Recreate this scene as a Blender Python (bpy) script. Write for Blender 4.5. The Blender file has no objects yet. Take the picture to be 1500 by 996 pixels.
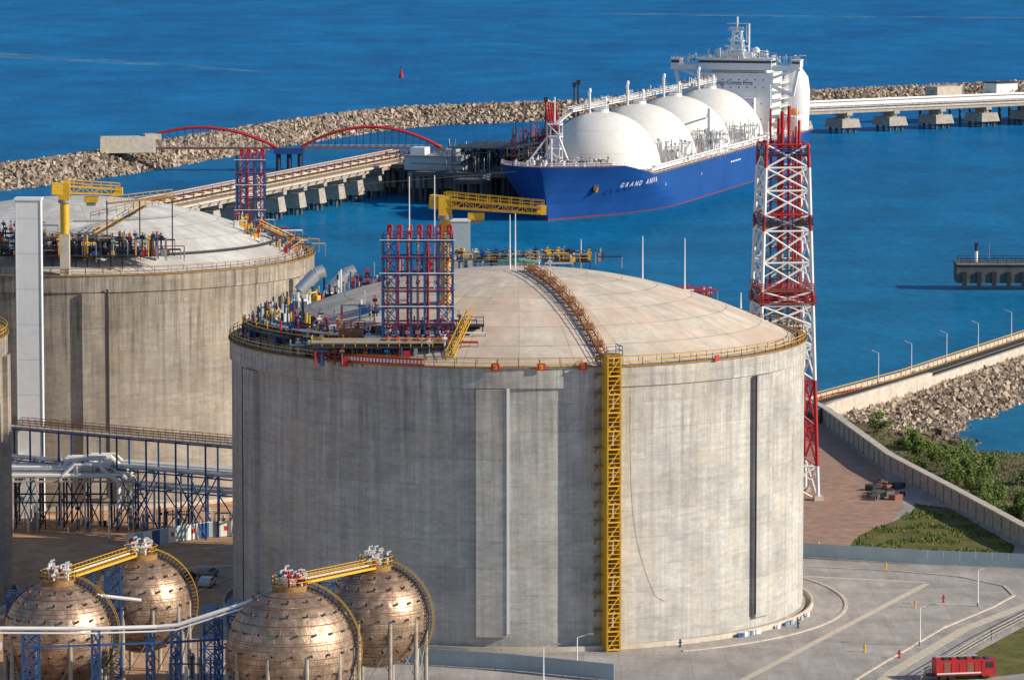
import bpy, math, random
from mathutils import Vector, Matrix, noise
R=math.radians
random.seed(7)
scene=bpy.context.scene
# ---------------------------------------------------------------- materials
def nt(name):
    m=bpy.data.materials.new(name); m.use_nodes=True
    t=m.node_tree; p=t.nodes["Principled BSDF"]
    return m,t,p
def N(t,ty,**kw):
    n=t.nodes.new(ty)
    for k,v in kw.items(): setattr(n,k,v)
    return n
def mth(t,op,a,b=None,c=None):
    n=t.nodes.new("ShaderNodeMath"); n.operation=op
    for i,x in enumerate((a,b,c)):
        if x is None: continue
        if isinstance(x,(int,float)): n.inputs[i].default_value=x
        else: t.links.new(x,n.inputs[i])
    return n.outputs[0]
def comb(t,x,y,z=0.0):
    n=t.nodes.new("ShaderNodeCombineXYZ")
    for i,v in enumerate((x,y,z)):
        if isinstance(v,(int,float)): n.inputs[i].default_value=v
        else: t.links.new(v,n.inputs[i])
    return n.outputs[0]
def noi(t,vec,scale,detail=5,rough=.55):
    n=t.nodes.new("ShaderNodeTexNoise"); n.inputs["Scale"].default_value=scale
    n.inputs["Detail"].default_value=detail; n.inputs["Roughness"].default_value=rough
    if vec is not None: t.links.new(vec,n.inputs["Vector"])
    return n.outputs[0]
def rng(t,v,a,b,c,d):
    n=t.nodes.new("ShaderNodeMapRange"); t.links.new(v,n.inputs[0])
    for i,x in enumerate((a,b,c,d)): n.inputs[i+1].default_value=x
    return n.outputs[0]
def mixc(t,f,a,b,mode='MIX'):
    n=t.nodes.new("ShaderNodeMix"); n.data_type='RGBA'; n.blend_type=mode
    if isinstance(f,(int,float)): n.inputs[0].default_value=f
    else: t.links.new(f,n.inputs[0])
    for i,x in ((6,a),(7,b)):
        if isinstance(x,tuple): n.inputs[i].default_value=(*x,1)
        else: t.links.new(x,n.inputs[i])
    return n.outputs[2]
def scalec(t,col,f):
    n=t.nodes.new("ShaderNodeVectorMath"); n.operation='SCALE'
    if isinstance(col,tuple): n.inputs[0].default_value=col
    else: t.links.new(col,n.inputs[0])
    t.links.new(f,n.inputs[3]); return n.outputs[0]
def bump(t,p,h,s,d):
    b=t.nodes.new("ShaderNodeBump"); b.inputs["Strength"].default_value=s; b.inputs["Distance"].default_value=d
    t.links.new(h,b.inputs["Height"]); t.links.new(b.outputs[0],p.inputs["Normal"]); return b.outputs[0]
def M(name,col,rough=.6,metal=0.,var=.15,scale=.5,bmp=0.,spec=.4,dirt=None,island=0.):
    m,t,p=nt(name); tc=N(t,"ShaderNodeTexCoord").outputs["Object"]
    n=noi(t,tc,scale,4,.6)
    f=rng(t,n,.25,.75,1-var,1+var)
    c=scalec(t,col,f)
    if island:
        g=N(t,"ShaderNodeNewGeometry").outputs["Random Per Island"]
        c=scalec(t,c,rng(t,g,0,1,1-island,1+island*.7))
    if dirt:
        n2=noi(t,tc,scale*3.1,5,.7)
        c=mixc(t,rng(t,n2,.52,.7,0,.8),c,dirt)
    t.links.new(c,p.inputs["Base Color"])
    p.inputs["Roughness"].default_value=rough; p.inputs["Metallic"].default_value=metal
    p.inputs["Specular IOR Level"].default_value=spec
    if bmp: bump(t,p,noi(t,tc,scale*6,5,.65),.6,bmp)
    return m
def wallmat(name,base,brown,stamt):
    m,t,p=nt(name); tc=N(t,"ShaderNodeTexCoord").outputs["Object"]
    s=N(t,"ShaderNodeSeparateXYZ"); t.links.new(tc,s.inputs[0]); x,y,z=s.outputs
    u=mth(t,'MULTIPLY',mth(t,'ARCTAN2',x,mth(t,'MULTIPLY',y,-1)),43.)
    lift=mth(t,'DIVIDE',z,3.9); colm=mth(t,'DIVIDE',u,7.5)
    hl=mth(t,'LESS_THAN',mth(t,'FRACT',lift),.022)
    vl=mth(t,'LESS_THAN',mth(t,'FRACT',mth(t,'DIVIDE',u,2.5)),.03)
    wn=N(t,"ShaderNodeTexWhiteNoise"); t.links.new(comb(t,mth(t,'FLOOR',colm),mth(t,'FLOOR',lift)),wn.inputs["Vector"])
    wn2=N(t,"ShaderNodeTexWhiteNoise"); t.links.new(comb(t,mth(t,'FLOOR',mth(t,'DIVIDE',u,2.5)),3.),wn2.inputs["Vector"])
    a=rng(t,noi(t,comb(t,mth(t,'MULTIPLY',u,.35),mth(t,'MULTIPLY',z,1.4)),1.,6,.7),.3,.7,.8,1.14)
    b=rng(t,noi(t,comb(t,mth(t,'MULTIPLY',u,1.1),mth(t,'MULTIPLY',z,.035)),1.,4,.6),.3,.7,.82,1.1)
    c=rng(t,noi(t,comb(t,mth(t,'MULTIPLY',u,.1),mth(t,'MULTIPLY',z,.15)),1.,6,.65),.3,.7,.76,1.16)
    e=rng(t,noi(t,comb(t,u,z),1.5,5,.75),.25,.75,.82,1.12)
    f=mth(t,'MULTIPLY',mth(t,'MULTIPLY',a,b),mth(t,'MULTIPLY',c,e))
    f=mth(t,'MULTIPLY',f,mth(t,'MULTIPLY',rng(t,wn.outputs[0],0,1,.92,1.06),rng(t,wn2.outputs[0],0,1,.95,1.03)))
    ln=mth(t,'SUBTRACT',1,mth(t,'ADD',mth(t,'MULTIPLY',hl,.22),mth(t,'MULTIPLY',vl,.1)))
    f=mth(t,'MULTIPLY',f,ln)
    col=scalec(t,base,f)
    st=noi(t,comb(t,mth(t,'MULTIPLY',u,.9),mth(t,'MULTIPLY',z,.05)),1.,5,.7)
    top=rng(t,z,14,38,.2,1)
    col=mixc(t,mth(t,'MULTIPLY',rng(t,st,.44,.66,0,stamt),top),col,brown)
    bl=noi(t,comb(t,mth(t,'MULTIPLY',u,.12),mth(t,'MULTIPLY',z,.12)),1.,5,.7)
    col=mixc(t,rng(t,bl,.5,.75,0,.6),col,(base[0]*1.15,base[1]*1.0,base[2]*.82))
    t.links.new(col,p.inputs["Base Color"]); p.inputs["Roughness"].default_value=.88
    p.inputs["Specular IOR Level"].default_value=.2
    bump(t,p,mth(t,'ADD',e,mth(t,'MULTIPLY',hl,-.8)),.3,.05)
    return m
def domemat(name,base,stain,amt):
    m,t,p=nt(name); tc=N(t,"ShaderNodeTexCoord").outputs["Object"]
    s=N(t,"ShaderNodeSeparateXYZ"); t.links.new(tc,s.inputs[0]); x,y,z=s.outputs
    r=mth(t,'SQRT',mth(t,'ADD',mth(t,'MULTIPLY',x,x),mth(t,'MULTIPLY',y,y)))
    a=mth(t,'ARCTAN2',x,mth(t,'MULTIPLY',y,-1))
    sec=mth(t,'MULTIPLY',a,32/6.28318)
    rr=mth(t,'DIVIDE',r,5.2)
    l1=mth(t,'LESS_THAN',mth(t,'FRACT',rr),.035); l2=mth(t,'LESS_THAN',mth(t,'FRACT',sec),.025)
    wn=N(t,"ShaderNodeTexWhiteNoise"); t.links.new(comb(t,mth(t,'FLOOR',sec),mth(t,'FLOOR',rr)),wn.inputs["Vector"])
    f=rng(t,noi(t,tc,.35,6,.7),.3,.7,.76,1.16)
    f=mth(t,'MULTIPLY',f,rng(t,wn.outputs[0],0,1,.88,1.07))
    rad=noi(t,comb(t,mth(t,'MULTIPLY',a,14.),mth(t,'MULTIPLY',r,.12)),1.,5,.65)
    f=mth(t,'MULTIPLY',f,rng(t,rad,.3,.7,.82,1.12))
    f=mth(t,'MULTIPLY',f,mth(t,'SUBTRACT',1,mth(t,'ADD',mth(t,'MULTIPLY',l1,.4),mth(t,'MULTIPLY',l2,.28))))
    col=scalec(t,base,f)
    col=mixc(t,mth(t,'MULTIPLY',rng(t,noi(t,tc,.09,6,.65),.43,.66,0,1),amt),col,stain)
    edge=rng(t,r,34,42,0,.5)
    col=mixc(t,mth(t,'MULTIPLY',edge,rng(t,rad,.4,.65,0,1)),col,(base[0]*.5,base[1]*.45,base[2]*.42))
    t.links.new(col,p.inputs["Base Color"]); p.inputs["Roughness"].default_value=.85
    p.inputs["Specular IOR Level"].default_value=.2
    bump(t,p,f,.3,.08)
    return m
C_wall=wallmat("tank_concrete",(.565,.56,.54),(.22,.19,.165),.7)
C_wall2=wallmat("tank_concrete_brown",(.43,.385,.33),(.1,.075,.055),.9)
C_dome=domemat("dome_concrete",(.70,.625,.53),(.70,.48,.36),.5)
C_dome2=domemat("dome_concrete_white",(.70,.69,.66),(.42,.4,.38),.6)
conc=M("concrete",(.42,.38,.33),.85,var=.25,scale=.6,bmp=.05,spec=.2,dirt=(.22,.19,.16))
conc_l=M("concrete_pale",(.60,.53,.45),.85,var=.2,scale=.4,bmp=.04,spec=.2,dirt=(.38,.32,.26))
conc_d=M("concrete_dark",(.12,.12,.115),.85,var=.3,scale=.5,bmp=.05,spec=.2)
yellow=M("paint_yellow",(.78,.46,.03),.5,var=.15,scale=1.5,dirt=(.38,.22,.06))
rusty=M("rusty_yellow_steel",(.36,.2,.06),.7,var=.35,scale=2,dirt=(.15,.085,.05))
red=M("paint_red",(.48,.025,.03),.5,var=.2,scale=1.5)
bred=M("banner_red",(.6,.04,.03),.6,var=.08)
blue=M("steel_blue",(.02,.085,.25),.5,var=.25,scale=1.5)
dblue=M("steel_dark_blue",(.02,.035,.075),.6,var=.3,scale=1.)
hull=M("hull_blue",(.012,.075,.29),.45,var=.18,scale=.09,spec=.3,dirt=None)
boot=M("boot_red",(.2,.04,.05),.6)
deckm=M("deck_red_oxide",(.3,.13,.1),.7)
white=M("paint_white",(.85,.85,.84),.45,var=.06,scale=.6)
wdome=M("moss_dome_white",(.84,.83,.79),.5,var=.05,scale=.2,bmp=.02,spec=.3,dirt=(.75,.72,.66))
grey=M("steel_grey",(.3,.31,.32),.6,var=.2,scale=1.2)
dark=M("dark_steel",(.035,.038,.045),.6,var=.3,scale=1.)
brownst=M("red_brown_steel",(.27,.11,.07),.65,var=.3,scale=1.)
silver=M("aluminium_cladding",(.78,.78,.78),.35,.7,var=.12,scale=1.2)
glass=M("window_glass",(.03,.04,.055),.12,var=.05,spec=.8)
rockm=M("armour_rock",(.43,.345,.27),.9,var=.3,scale=.8,spec=.15,island=.55)
rockd=M("rock_bed",(.1,.08,.065),.95,var=.4,scale=.5,spec=.1)
rubber=M("rubber",(.02,.02,.02),.8)
letter=M("lettering_white",(.8,.8,.8),.5,var=0)
letterb=M("lettering_blue",(.02,.06,.3),.5,var=0)
palegrey=M("hoarding_blue_grey",(.4,.5,.55),.6,var=.12,scale=.4,dirt=(.36,.42,.44))
asph_d=M("road_asphalt",(.06,.06,.062),.9,var=.25,scale=.5,spec=.2)
stripe=M("pale_concrete_strip",(.62,.55,.44),.85,var=.2,scale=.8,spec=.2,dirt=(.45,.4,.33))
leafm=M("leaf",(.12,.18,.04),.7,var=.35,scale=.6,spec=.2,island=.6)
woodm=M("branch_bark",(.12,.08,.05),.9)
def yardmat():
    m,t,p=nt("yard_paving"); tc=N(t,"ShaderNodeTexCoord").outputs["Object"]
    s=N(t,"ShaderNodeSeparateXYZ"); t.links.new(tc,s.inputs[0]); x,y,z=s.outputs
    f=rng(t,noi(t,tc,.12,6,.65),.3,.7,.74,1.18)
    g=rng(t,noi(t,tc,1.4,5,.7),.3,.7,.88,1.1)
    lx=mth(t,'LESS_THAN',mth(t,'FRACT',mth(t,'DIVIDE',x,5.)),.02); ly=mth(t,'LESS_THAN',mth(t,'FRACT',mth(t,'DIVIDE',y,6.)),.03)
    f=mth(t,'MULTIPLY',mth(t,'MULTIPLY',f,g),mth(t,'SUBTRACT',1,mth(t,'MULTIPLY',mth(t,'MAXIMUM',lx,ly),.2)))
    tr=noi(t,comb(t,mth(t,'MULTIPLY',x,.5),mth(t,'MULTIPLY',y,.06)),1.,5,.7)
    f=mth(t,'MULTIPLY',f,rng(t,tr,.35,.7,.82,1.1))
    col=scalec(t,(.45,.42,.395),f)
    col=mixc(t,rng(t,noi(t,tc,.3,6,.75),.58,.74,0,.5),col,(.2,.19,.18))
    d=rng(t,mth(t,'ADD',x,mth(t,'MULTIPLY',noi(t,tc,.08,4),10.)),-44,-36,1,0)
    dc=scalec(t,(.56,.34,.20),rng(t,noi(t,tc,.25,6,.7),.3,.7,.65,1.3))
    col=mixc(t,d,col,dc)
    t.links.new(col,p.inputs["Base Color"]); p.inputs["Roughness"].default_value=.9; p.inputs["Specular IOR Level"].default_value=.15
    bump(t,p,noi(t,tc,2.,5,.7),.4,.05); return m
yard=yardmat()
brick=M("brown_paving",(.42,.27,.2),.9,var=.3,scale=.35,spec=.15,dirt=(.24,.18,.14))
grassm=M("grass",(.14,.14,.045),.95,var=.45,scale=.25,bmp=.1,spec=.1,dirt=(.27,.19,.1))
shore=M("shore_mud",(.16,.13,.08),.95,var=.4,scale=.3,bmp=.25,spec=.1,dirt=(.07,.095,.03))
def watermat():
    m,t,p=nt("sea_water"); tc=N(t,"ShaderNodeTexCoord").outputs["Object"]
    s=N(t,"ShaderNodeSeparateXYZ"); t.links.new(tc,s.inputs[0]); x,y,z=s.outputs
    v1=comb(t,mth(t,'MULTIPLY',x,.012),mth(t,'MULTIPLY',y,.0045))
    v2=comb(t,mth(t,'MULTIPLY',x,.03),mth(t,'MULTIPLY',y,.018))
    a=noi(t,v1,1.,5,.62); b=noi(t,v2,1.,6,.68)
    col=mixc(t,rng(t,a,.34,.66,0,1),(.003,.125,.36),(.004,.185,.46))
    near=rng(t,y,950,2100,1,0)
    col=mixc(t,mth(t,'MULTIPLY',near,.75),col,(.012,.17,.31))
    rip=noi(t,comb(t,mth(t,'MULTIPLY',x,.3),mth(t,'MULTIPLY',y,.11)),1.,4,.65)
    col=scalec(t,col,mth(t,'MULTIPLY',rng(t,b,.3,.7,.76,1.2),rng(t,rip,.3,.7,.86,1.12)))
    t.links.new(col,p.inputs["Base Color"])
    p.inputs["Roughness"].default_value=.6
    p.inputs["Specular IOR Level"].default_value=0.
    h=mth(t,'ADD',noi(t,tc,.22,4,.62),mth(t,'MULTIPLY',b,1.5))
    nrm=bump(t,p,h,.5,.6)
    g=N(t,"ShaderNodeBsdfGlossy"); g.inputs["Roughness"].default_value=.16; t.links.new(nrm,g.inputs["Normal"]); g.inputs["Color"].default_value=(.75,.9,1,1)
    mx=N(t,"ShaderNodeMixShader"); mx.inputs[0].default_value=.07
    t.links.new(p.outputs[0],mx.inputs[1]); t.links.new(g.outputs[0],mx.inputs[2])
    t.links.new(mx.outputs[0],t.nodes["Material Output"].inputs["Surface"])
    return m
water=watermat()
def foammat():
    m,t,p=nt("foam_streak"); tc=N(t,"ShaderNodeTexCoord").outputs["Object"]
    s=N(t,"ShaderNodeSeparateXYZ"); t.links.new(tc,s.inputs[0]); x,y,z=s.outputs
    n=noi(t,comb(t,mth(t,'MULTIPLY',x,.04),mth(t,'MULTIPLY',y,.03)),1.,6,.75)
    p.inputs["Base Color"].default_value=(.2,.42,.58,1); p.inputs["Roughness"].default_value=.7; p.inputs["Specular IOR Level"].default_value=0
    t.links.new(rng(t,n,.42,.66,0,.7),p.inputs["Alpha"]); return m
foam=foammat()
def spheremat():
    m,t,p=nt("sphere_cladding"); tc=N(t,"ShaderNodeTexCoord").outputs["Object"]
    s=N(t,"ShaderNodeSeparateXYZ"); t.links.new(tc,s.inputs[0]); x,y,z=s.outputs
    a=mth(t,'MULTIPLY',mth(t,'ARCTAN2',x,y),32/6.28318)
    zz=mth(t,'DIVIDE',z,1.05)
    l=mth(t,'LESS_THAN',mth(t,'FRACT',zz),.09); l2=mth(t,'LESS_THAN',mth(t,'FRACT',mth(t,'ADD',a,mth(t,'MULTIPLY',mth(t,'FLOOR',zz),.5))),.05)
    wn=N(t,"ShaderNodeTexWhiteNoise"); t.links.new(comb(t,mth(t,'FLOOR',mth(t,'ADD',a,mth(t,'MULTIPLY',mth(t,'FLOOR',zz),.5))),mth(t,'FLOOR',zz)),wn.inputs["Vector"])
    f=mth(t,'MULTIPLY',rng(t,wn.outputs[0],0,1,.8,1.12),rng(t,noi(t,tc,.8,6,.7),.3,.7,.62,1.25))
    f=mth(t,'MULTIPLY',f,mth(t,'SUBTRACT',1,mth(t,'MULTIPLY',mth(t,'MAXIMUM',l,l2),.5)))
    col=scalec(t,(.56,.41,.30),f)
    col=mixc(t,rng(t,noi(t,tc,.45,6,.75),.46,.66,0,.75),col,(.25,.15,.10))
    t.links.new(col,p.inputs["Base Color"]); p.inputs["Metallic"].default_value=.68
    t.links.new(rng(t,noi(t,tc,1.2,4),.3,.7,.34,.6),p.inputs["Roughness"])
    bump(t,p,mth(t,'ADD',mth(t,'MULTIPLY',wn.outputs[0],.4),mth(t,'ADD',f,noi(t,tc,.9,3))),.5,.13); return m
spherem=spheremat()
# ---------------------------------------------------------------- builder
class B:
    def __init__(s): s.v=[];s.f=[];s.m=[];s.mats=[]
    def mi(s,m):
        if m not in s.mats: s.mats.append(m)
        return s.mats.index(m)
    def add(s,vs,fs,m):
        o=len(s.v); s.v.extend([tuple(x) for x in vs]); k=s.mi(m)
        for f in fs: s.f.append(tuple(i+o for i in f)); s.m.append(k)
    def box(s,c,d,m,rz=0.,top=1.):
        cs,sn=math.cos(rz),math.sin(rz); vs=[]
        for z in (-.5,.5):
            k=top if z>0 else 1.
            for x,y in ((-.5,-.5),(.5,-.5),(.5,.5),(-.5,.5)):
                X=x*d[0]*k;Y=y*d[1]*k
                vs.append((c[0]+X*cs-Y*sn,c[1]+X*sn+Y*cs,c[2]+z*d[2]))
        s.add(vs,[(0,3,2,1),(4,5,6,7),(0,1,5,4),(1,2,6,5),(2,3,7,6),(3,0,4,7)],m)
    def frame(s,p,q):
        p=Vector(p);q=Vector(q);d=(q-p).normalized()
        u=Vector((0,0,1)) if abs(d.z)<.95 else Vector((0,1,0))
        a=d.cross(u).normalized(); b=a.cross(d); return p,q,a,b
    def beam(s,p,q,w,m,h=None):
        p,q,a,b=s.frame(p,q); h=h or w; a=a*w/2;b=b*h/2
        s.add([p-a-b,p+a-b,p+a+b,p-a+b,q-a-b,q+a-b,q+a+b,q-a+b],
              [(0,1,2,3),(7,6,5,4),(0,4,5,1),(1,5,6,2),(2,6,7,3),(3,7,4,0)],m)
    def cyl(s,p,q,r,m,n=8,r2=None):
        p,q,a,b=s.frame(p,q); r2=r if r2 is None else r2; vs=[];fs=[]
        for i in range(n):
            t=2*math.pi*i/n; vs.append(p+(a*math.cos(t)+b*math.sin(t))*r)
        for i in range(n):
            t=2*math.pi*i/n; vs.append(q+(a*math.cos(t)+b*math.sin(t))*r2)
        for i in range(n):
            j=(i+1)%n; fs.append((i,j,j+n,i+n))
        fs.append(tuple(range(n))[::-1]); fs.append(tuple(range(n,2*n)))
        s.add(vs,fs,m)
    def path(s,pts,r,m,n=6):
        for a,b in zip(pts[:-1],pts[1:]): s.cyl(a,b,r,m,n)
    def rev(s,prof,c,m,n=48,a0=0.,a1=2*math.pi):
        full=abs(a1-a0-2*math.pi)<1e-4; k=n if full else n+1; vs=[];fs=[]
        for (r,z) in prof:
            for i in range(k):
                t=a0+(a1-a0)*i/n; vs.append((c[0]+r*math.sin(t),c[1]-r*math.cos(t),c[2]+z))
        for j in range(len(prof)-1):
            for i in range(n):
                i2=(i+1)%k; a=j*k
                fs.append((a+i,a+i2,a+k+i2,a+k+i))
        s.add(vs,fs,m)
    def sph(s,c,r,m,n=16,sz=1.,a=0.,b=math.pi):
        prof=[(r*math.sin(b+(a-b)*i/n),r*sz*math.cos(b+(a-b)*i/n)) for i in range(n+1)]
        prof=[(max(x,.001),z) for x,z in prof]; s.rev(prof,c,m,n*2)
    def rail(s,pts,m,h=1.1,sp=2.,w=.09,rails=(1.,.5)):
        pts=[Vector((p[0],p[1],p[2] if len(p)>2 else 0.)) for p in pts]
        for a,b in zip(pts[:-1],pts[1:]):
            L=(b-a).length;n=max(1,int(L/sp))
            for i in range(n+1):
                p=a.lerp(b,i/n); s.beam(p,p+Vector((0,0,h)),w,m)
            for k in rails: s.beam(a+Vector((0,0,h*k)),b+Vector((0,0,h*k)),w,m)
    def obj(s,name,parent=None,loc=(0,0,0),rz=0.,ang=35):
        me=bpy.data.meshes.new(name); me.from_pydata(s.v,[],s.f)
        for m in s.mats: me.materials.append(m)
        me.polygons.foreach_set("material_index",s.m)
        me.polygons.foreach_set("use_smooth",[True]*len(s.f)); me.update()
        me.set_sharp_from_angle(angle=R(ang))
        o=bpy.data.objects.new(name,me); scene.collection.objects.link(o)
        o.location=loc; o.rotation_euler=(0,0,rz)
        if parent: o.parent=parent
        return o
def empty(name,loc=(0,0,0),rz=0.):
    o=bpy.data.objects.new(name,None); o.location=loc; o.rotation_euler=(0,0,rz)
    scene.collection.objects.link(o); return o
def text_mesh(s,size,mat,mw,name,parent,ext=.03):
    cu=bpy.data.curves.new(name,'FONT'); cu.body=s; cu.size=size; cu.extrude=ext; cu.offset=.01*size
    o=bpy.data.objects.new(name+"_tmp",cu); scene.collection.objects.link(o)
    bpy.context.view_layer.update()
    me=bpy.data.meshes.new_from_object(o.evaluated_get(bpy.context.evaluated_depsgraph_get()))
    bpy.data.objects.remove(o); me.materials.clear(); me.materials.append(mat)
    ob=bpy.data.objects.new(name,me); scene.collection.objects.link(ob); ob.parent=parent; ob.matrix_local=mw
    return ob
def rockpile(name,items,mat,parent=None):
    b=B(); rnd=random.Random(len(items)); vs=[];fs=[]
    q=[(-1,-1,-1),(1,-1,-1),(1,1,-1),(-1,1,-1),(-1,-1,1),(1,-1,1),(1,1,1),(-1,1,1)]
    F=[(0,3,2,1),(4,5,6,7),(0,1,5,4),(1,2,6,5),(2,3,7,6),(3,0,4,7)]
    for x,y,z,s in items:
        rot=Matrix.Rotation(rnd.uniform(0,6.28),3,(rnd.uniform(-1,1),rnd.uniform(-1,1),rnd.uniform(-1,1)+.01))
        o=len(vs); sx,sy,sz=s*rnd.uniform(.6,1.2),s*rnd.uniform(.6,1.2),s*rnd.uniform(.45,.9)
        for c in q:
            p=rot@Vector((c[0]*sx*rnd.uniform(.6,1)*.5,c[1]*sy*rnd.uniform(.6,1)*.5,c[2]*sz*rnd.uniform(.6,1)*.5))
            vs.append((x+p.x,y+p.y,z+p.z))
        for f in F: fs.append(tuple(i+o for i in f))
    b.add(vs,fs,mat); return b.obj(name,parent,ang=10)
# ---------------------------------------------------------------- tanks
RT=43.; ZR=40.4; SPH=89.
def dz(r): return 50.6-(SPH-math.sqrt(max(0,SPH*SPH-r*r)))
def pol(phi,r,z): a=R(phi); return Vector((r*math.sin(a),-r*math.cos(a),z))
def clutter(b,x0,x1,y0,y1,zf,n,seed,mats,h=2.5):
    rnd=random.Random(seed)
    for i in range(n):
        x=rnd.uniform(x0,x1);y=rnd.uniform(y0,y1);z=zf(x,y);m=rnd.choice(mats);k=rnd.random()
        if k<.3: b.cyl((x,y,z-.2),(x,y,z+rnd.uniform(.5,1)*h),rnd.uniform(.07,.18),m,6)
        elif k<.55:
            L=rnd.uniform(2,5); hh=rnd.uniform(.4,h*.8); a=rnd.choice((0,1)); e=(x+L,y,z+hh) if a else (x,y+L*.6,z+hh)
            b.cyl((x,y,z+hh),e,rnd.uniform(.08,.2),m,6); b.beam((x,y,z-.2),(x,y,z+hh),.14,grey); b.beam((e[0],e[1],z-1),e,.14,grey)
        elif k<.75:
            b.box((x,y,z+.4),(rnd.uniform(.4,1.1),rnd.uniform(.4,1.),rnd.uniform(.6,1.3)),m)
        else:
            hh=rnd.uniform(.6,1)*h*.8; b.cyl((x,y,z-.2),(x,y,z+hh),.1,m,6); b.cyl((x-.35,y,z+hh),(x+.35,y,z+hh),.25,m,8)
            b.cyl((x,y,z+hh),(x,y,z+hh+.6),.06,m,6); b.cyl((x,y,z+hh+.55),(x,y,z+hh+.62),.26,m,8)
def tank(loc,wm,dm,butts,railm,bot=2.):
    e=empty("lng_storage_tank",loc)
    b=B(); b.rev([(RT,-.5),(RT,37.3),(RT+.3,37.45),(RT+.3,ZR),(RT-1.3,ZR)],(0,0,0),wm,180)
    for p in butts:
        c=pol(p,RT+.15,(bot+37.3)/2); b.box(c,(4.4,1.1,37.3-bot),wm,R(p))
    b.obj("wall",e)
    b=B(); prof=[(RT-1.2,ZR-.1)]+[(r,dz(r)) for r in (41.6,40,38,35,32,28,24,20,16,12,8,4,1.5,.01)]
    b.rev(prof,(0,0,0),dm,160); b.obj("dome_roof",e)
    b=B(); n=90
    b.rev([(RT+.32,ZR-.12),(RT+.5,ZR-.12),(RT+.5,ZR+.05),(RT-.9,ZR+.05)],(0,0,0),rusty,120)
    ring=[pol(360*i/n,RT+.3,ZR) for i in range(n+1)]; b.rail(ring,railm,1.15,1.6,.08,(1.,.55))
    ring=[pol(360*i/n,RT-1.,ZR+.3) for i in range(n+1)]; b.rail(ring,rusty,.9,3,.08,(1.,))
    b.obj("rim_railing",e)
    b=B(); b.rev([(RT+1.6,0),(RT+1.6,.7),(RT+1.3,.7),(RT+1.3,0)],(0,0,0),conc_l,160)
    b.rev([(RT+.02,.5),(RT+.4,.45),(RT+.4,0)],(0,0,0),conc,160); b.obj("base_kerb",e)
    return e
def pipe_tower(b,cx,cy,z0,w,d,h,np=6,nb=4):
    xs=[cx-w/2+w*i/nb for i in range(nb+1)]; ys=[cy-d/2,cy+d/2]; nl=6; H=h*.88
    for y in ys:
        for x in xs: b.beam((x,y,z0-1.5),(x,y,z0+H),.28,blue)
        for k in range(nl+1):
            z=z0+H*k/nl; b.beam((xs[0],y,z),(xs[-1],y,z),.22,blue)
        for k in range(nl):
            za=z0+H*k/nl;zb=z0+H*(k+1)/nl
            for i in (0,nb-1):
                b.beam((xs[i],y,za),(xs[i+1],y,zb),.12,blue if k%2 else red); b.beam((xs[i+1],y,za),(xs[i],y,zb),.12,blue)
    for k in range(nl+1):
        z=z0+H*k/nl
        for x in xs: b.beam((x,ys[0],z),(x,ys[1],z),.18,blue)
        b.beam((xs[0]-.4,ys[0]-.25,z+.25),(xs[-1]+.4,ys[0]-.25,z+.25),.1,red if k%2 else white)
    for i in range(np):
        x=cx-w/2+w*(i+.5)/np
        for j,y in enumerate((cy-d*.28,cy+d*.28)):
            m=red if (i+j)%3 else grey
            hh=h-(.0 if j else .7); b.cyl((x,y,z0),(x,y,z0+hh),.17,m,8); b.cyl((x,y,z0+hh-.1),(x+.5,y,z0+hh+.05),.24,red,8); b.cyl((x+.5,y,z0+hh),(x+.5,y,z0+hh-.8),.2,red,8)
            b.cyl((x,y,z0+.9),(x,y,z0+1.4),.42,white,8); b.cyl((x,y,z0+1.6),(x,y,z0+1.9),.36,red,8)
            for q in (.3,.5,.7): b.cyl((x,y,z0+h*q),(x,y,z0+h*q+.25),.28,red,8)
        b.cyl((x,cy-d*.28,z0+.6),(x,cy-d*.9,z0+.6),.25,red,8)
    b.rail([(xs[0],ys[0],z0+H),(xs[-1],ys[0],z0+H),(xs[-1],ys[1],z0+H),(xs[0],ys[1],z0+H),(xs[0],ys[0],z0+H)],blue,1,1.5,.08)
def crane(b,x,y,z0,z1,L,dirx,diry,mat=yellow,ped=None):
    b.cyl((x,y,z0),(x,y,z1-3),.75,mat,12); b.cyl((x,y,z1-3.6),(x,y,z1-3),1.1,grey,14)
    b.box((x,y,z1-1.6),(1.9,1.9,2.8),mat)
    d=Vector((dirx,diry,-.06)).normalized(); n=Vector((-d.y,d.x,0)).normalized(); o=Vector((x,y,z1-1.2))
    b.beam(o-d*2.2,o,1.8,mat,2.)
    for s in (-.8,.8):
        for zz in (-.7,.5):
            b.beam(o+n*s+Vector((0,0,zz)),o+n*s+d*L+Vector((0,0,zz*.7)),.24,mat)
        k=int(L/1.4)
        for i in range(k):
            a=o+n*s+d*(L*i/k);c=o+n*s+d*(L*(i+1)/k)
            b.beam(a+Vector((0,0,-.65)),a+Vector((0,0,.5)),.12,mat)
            b.beam(a+Vector((0,0,-.65 if i%2 else .5)),c+Vector((0,0,.5 if i%2 else -.65)),.12,mat)
        b.rail([o+n*s+Vector((0,0,.6)),o+n*s+d*L+Vector((0,0,.4))],mat,1.0,1.5,.08)
    b.beam(o+d*1+Vector((0,0,-.7)),o+d*L+Vector((0,0,-.5)),1.5,rusty,.12)
    b.box(o+d*(L-.2),(1.4,1.4,1.3),mat); t=o+d*4.6+Vector((0,0,-1.6)); b.box(t,(2.4,1.6,1.),mat); b.box(t+Vector((0,0,-.8)),(1.6,1.2,.6),grey)
    b.beam(o+Vector((0,0,1.4)),o+d*(L*.5)+Vector((0,0,.7)),.12,mat)
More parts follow.
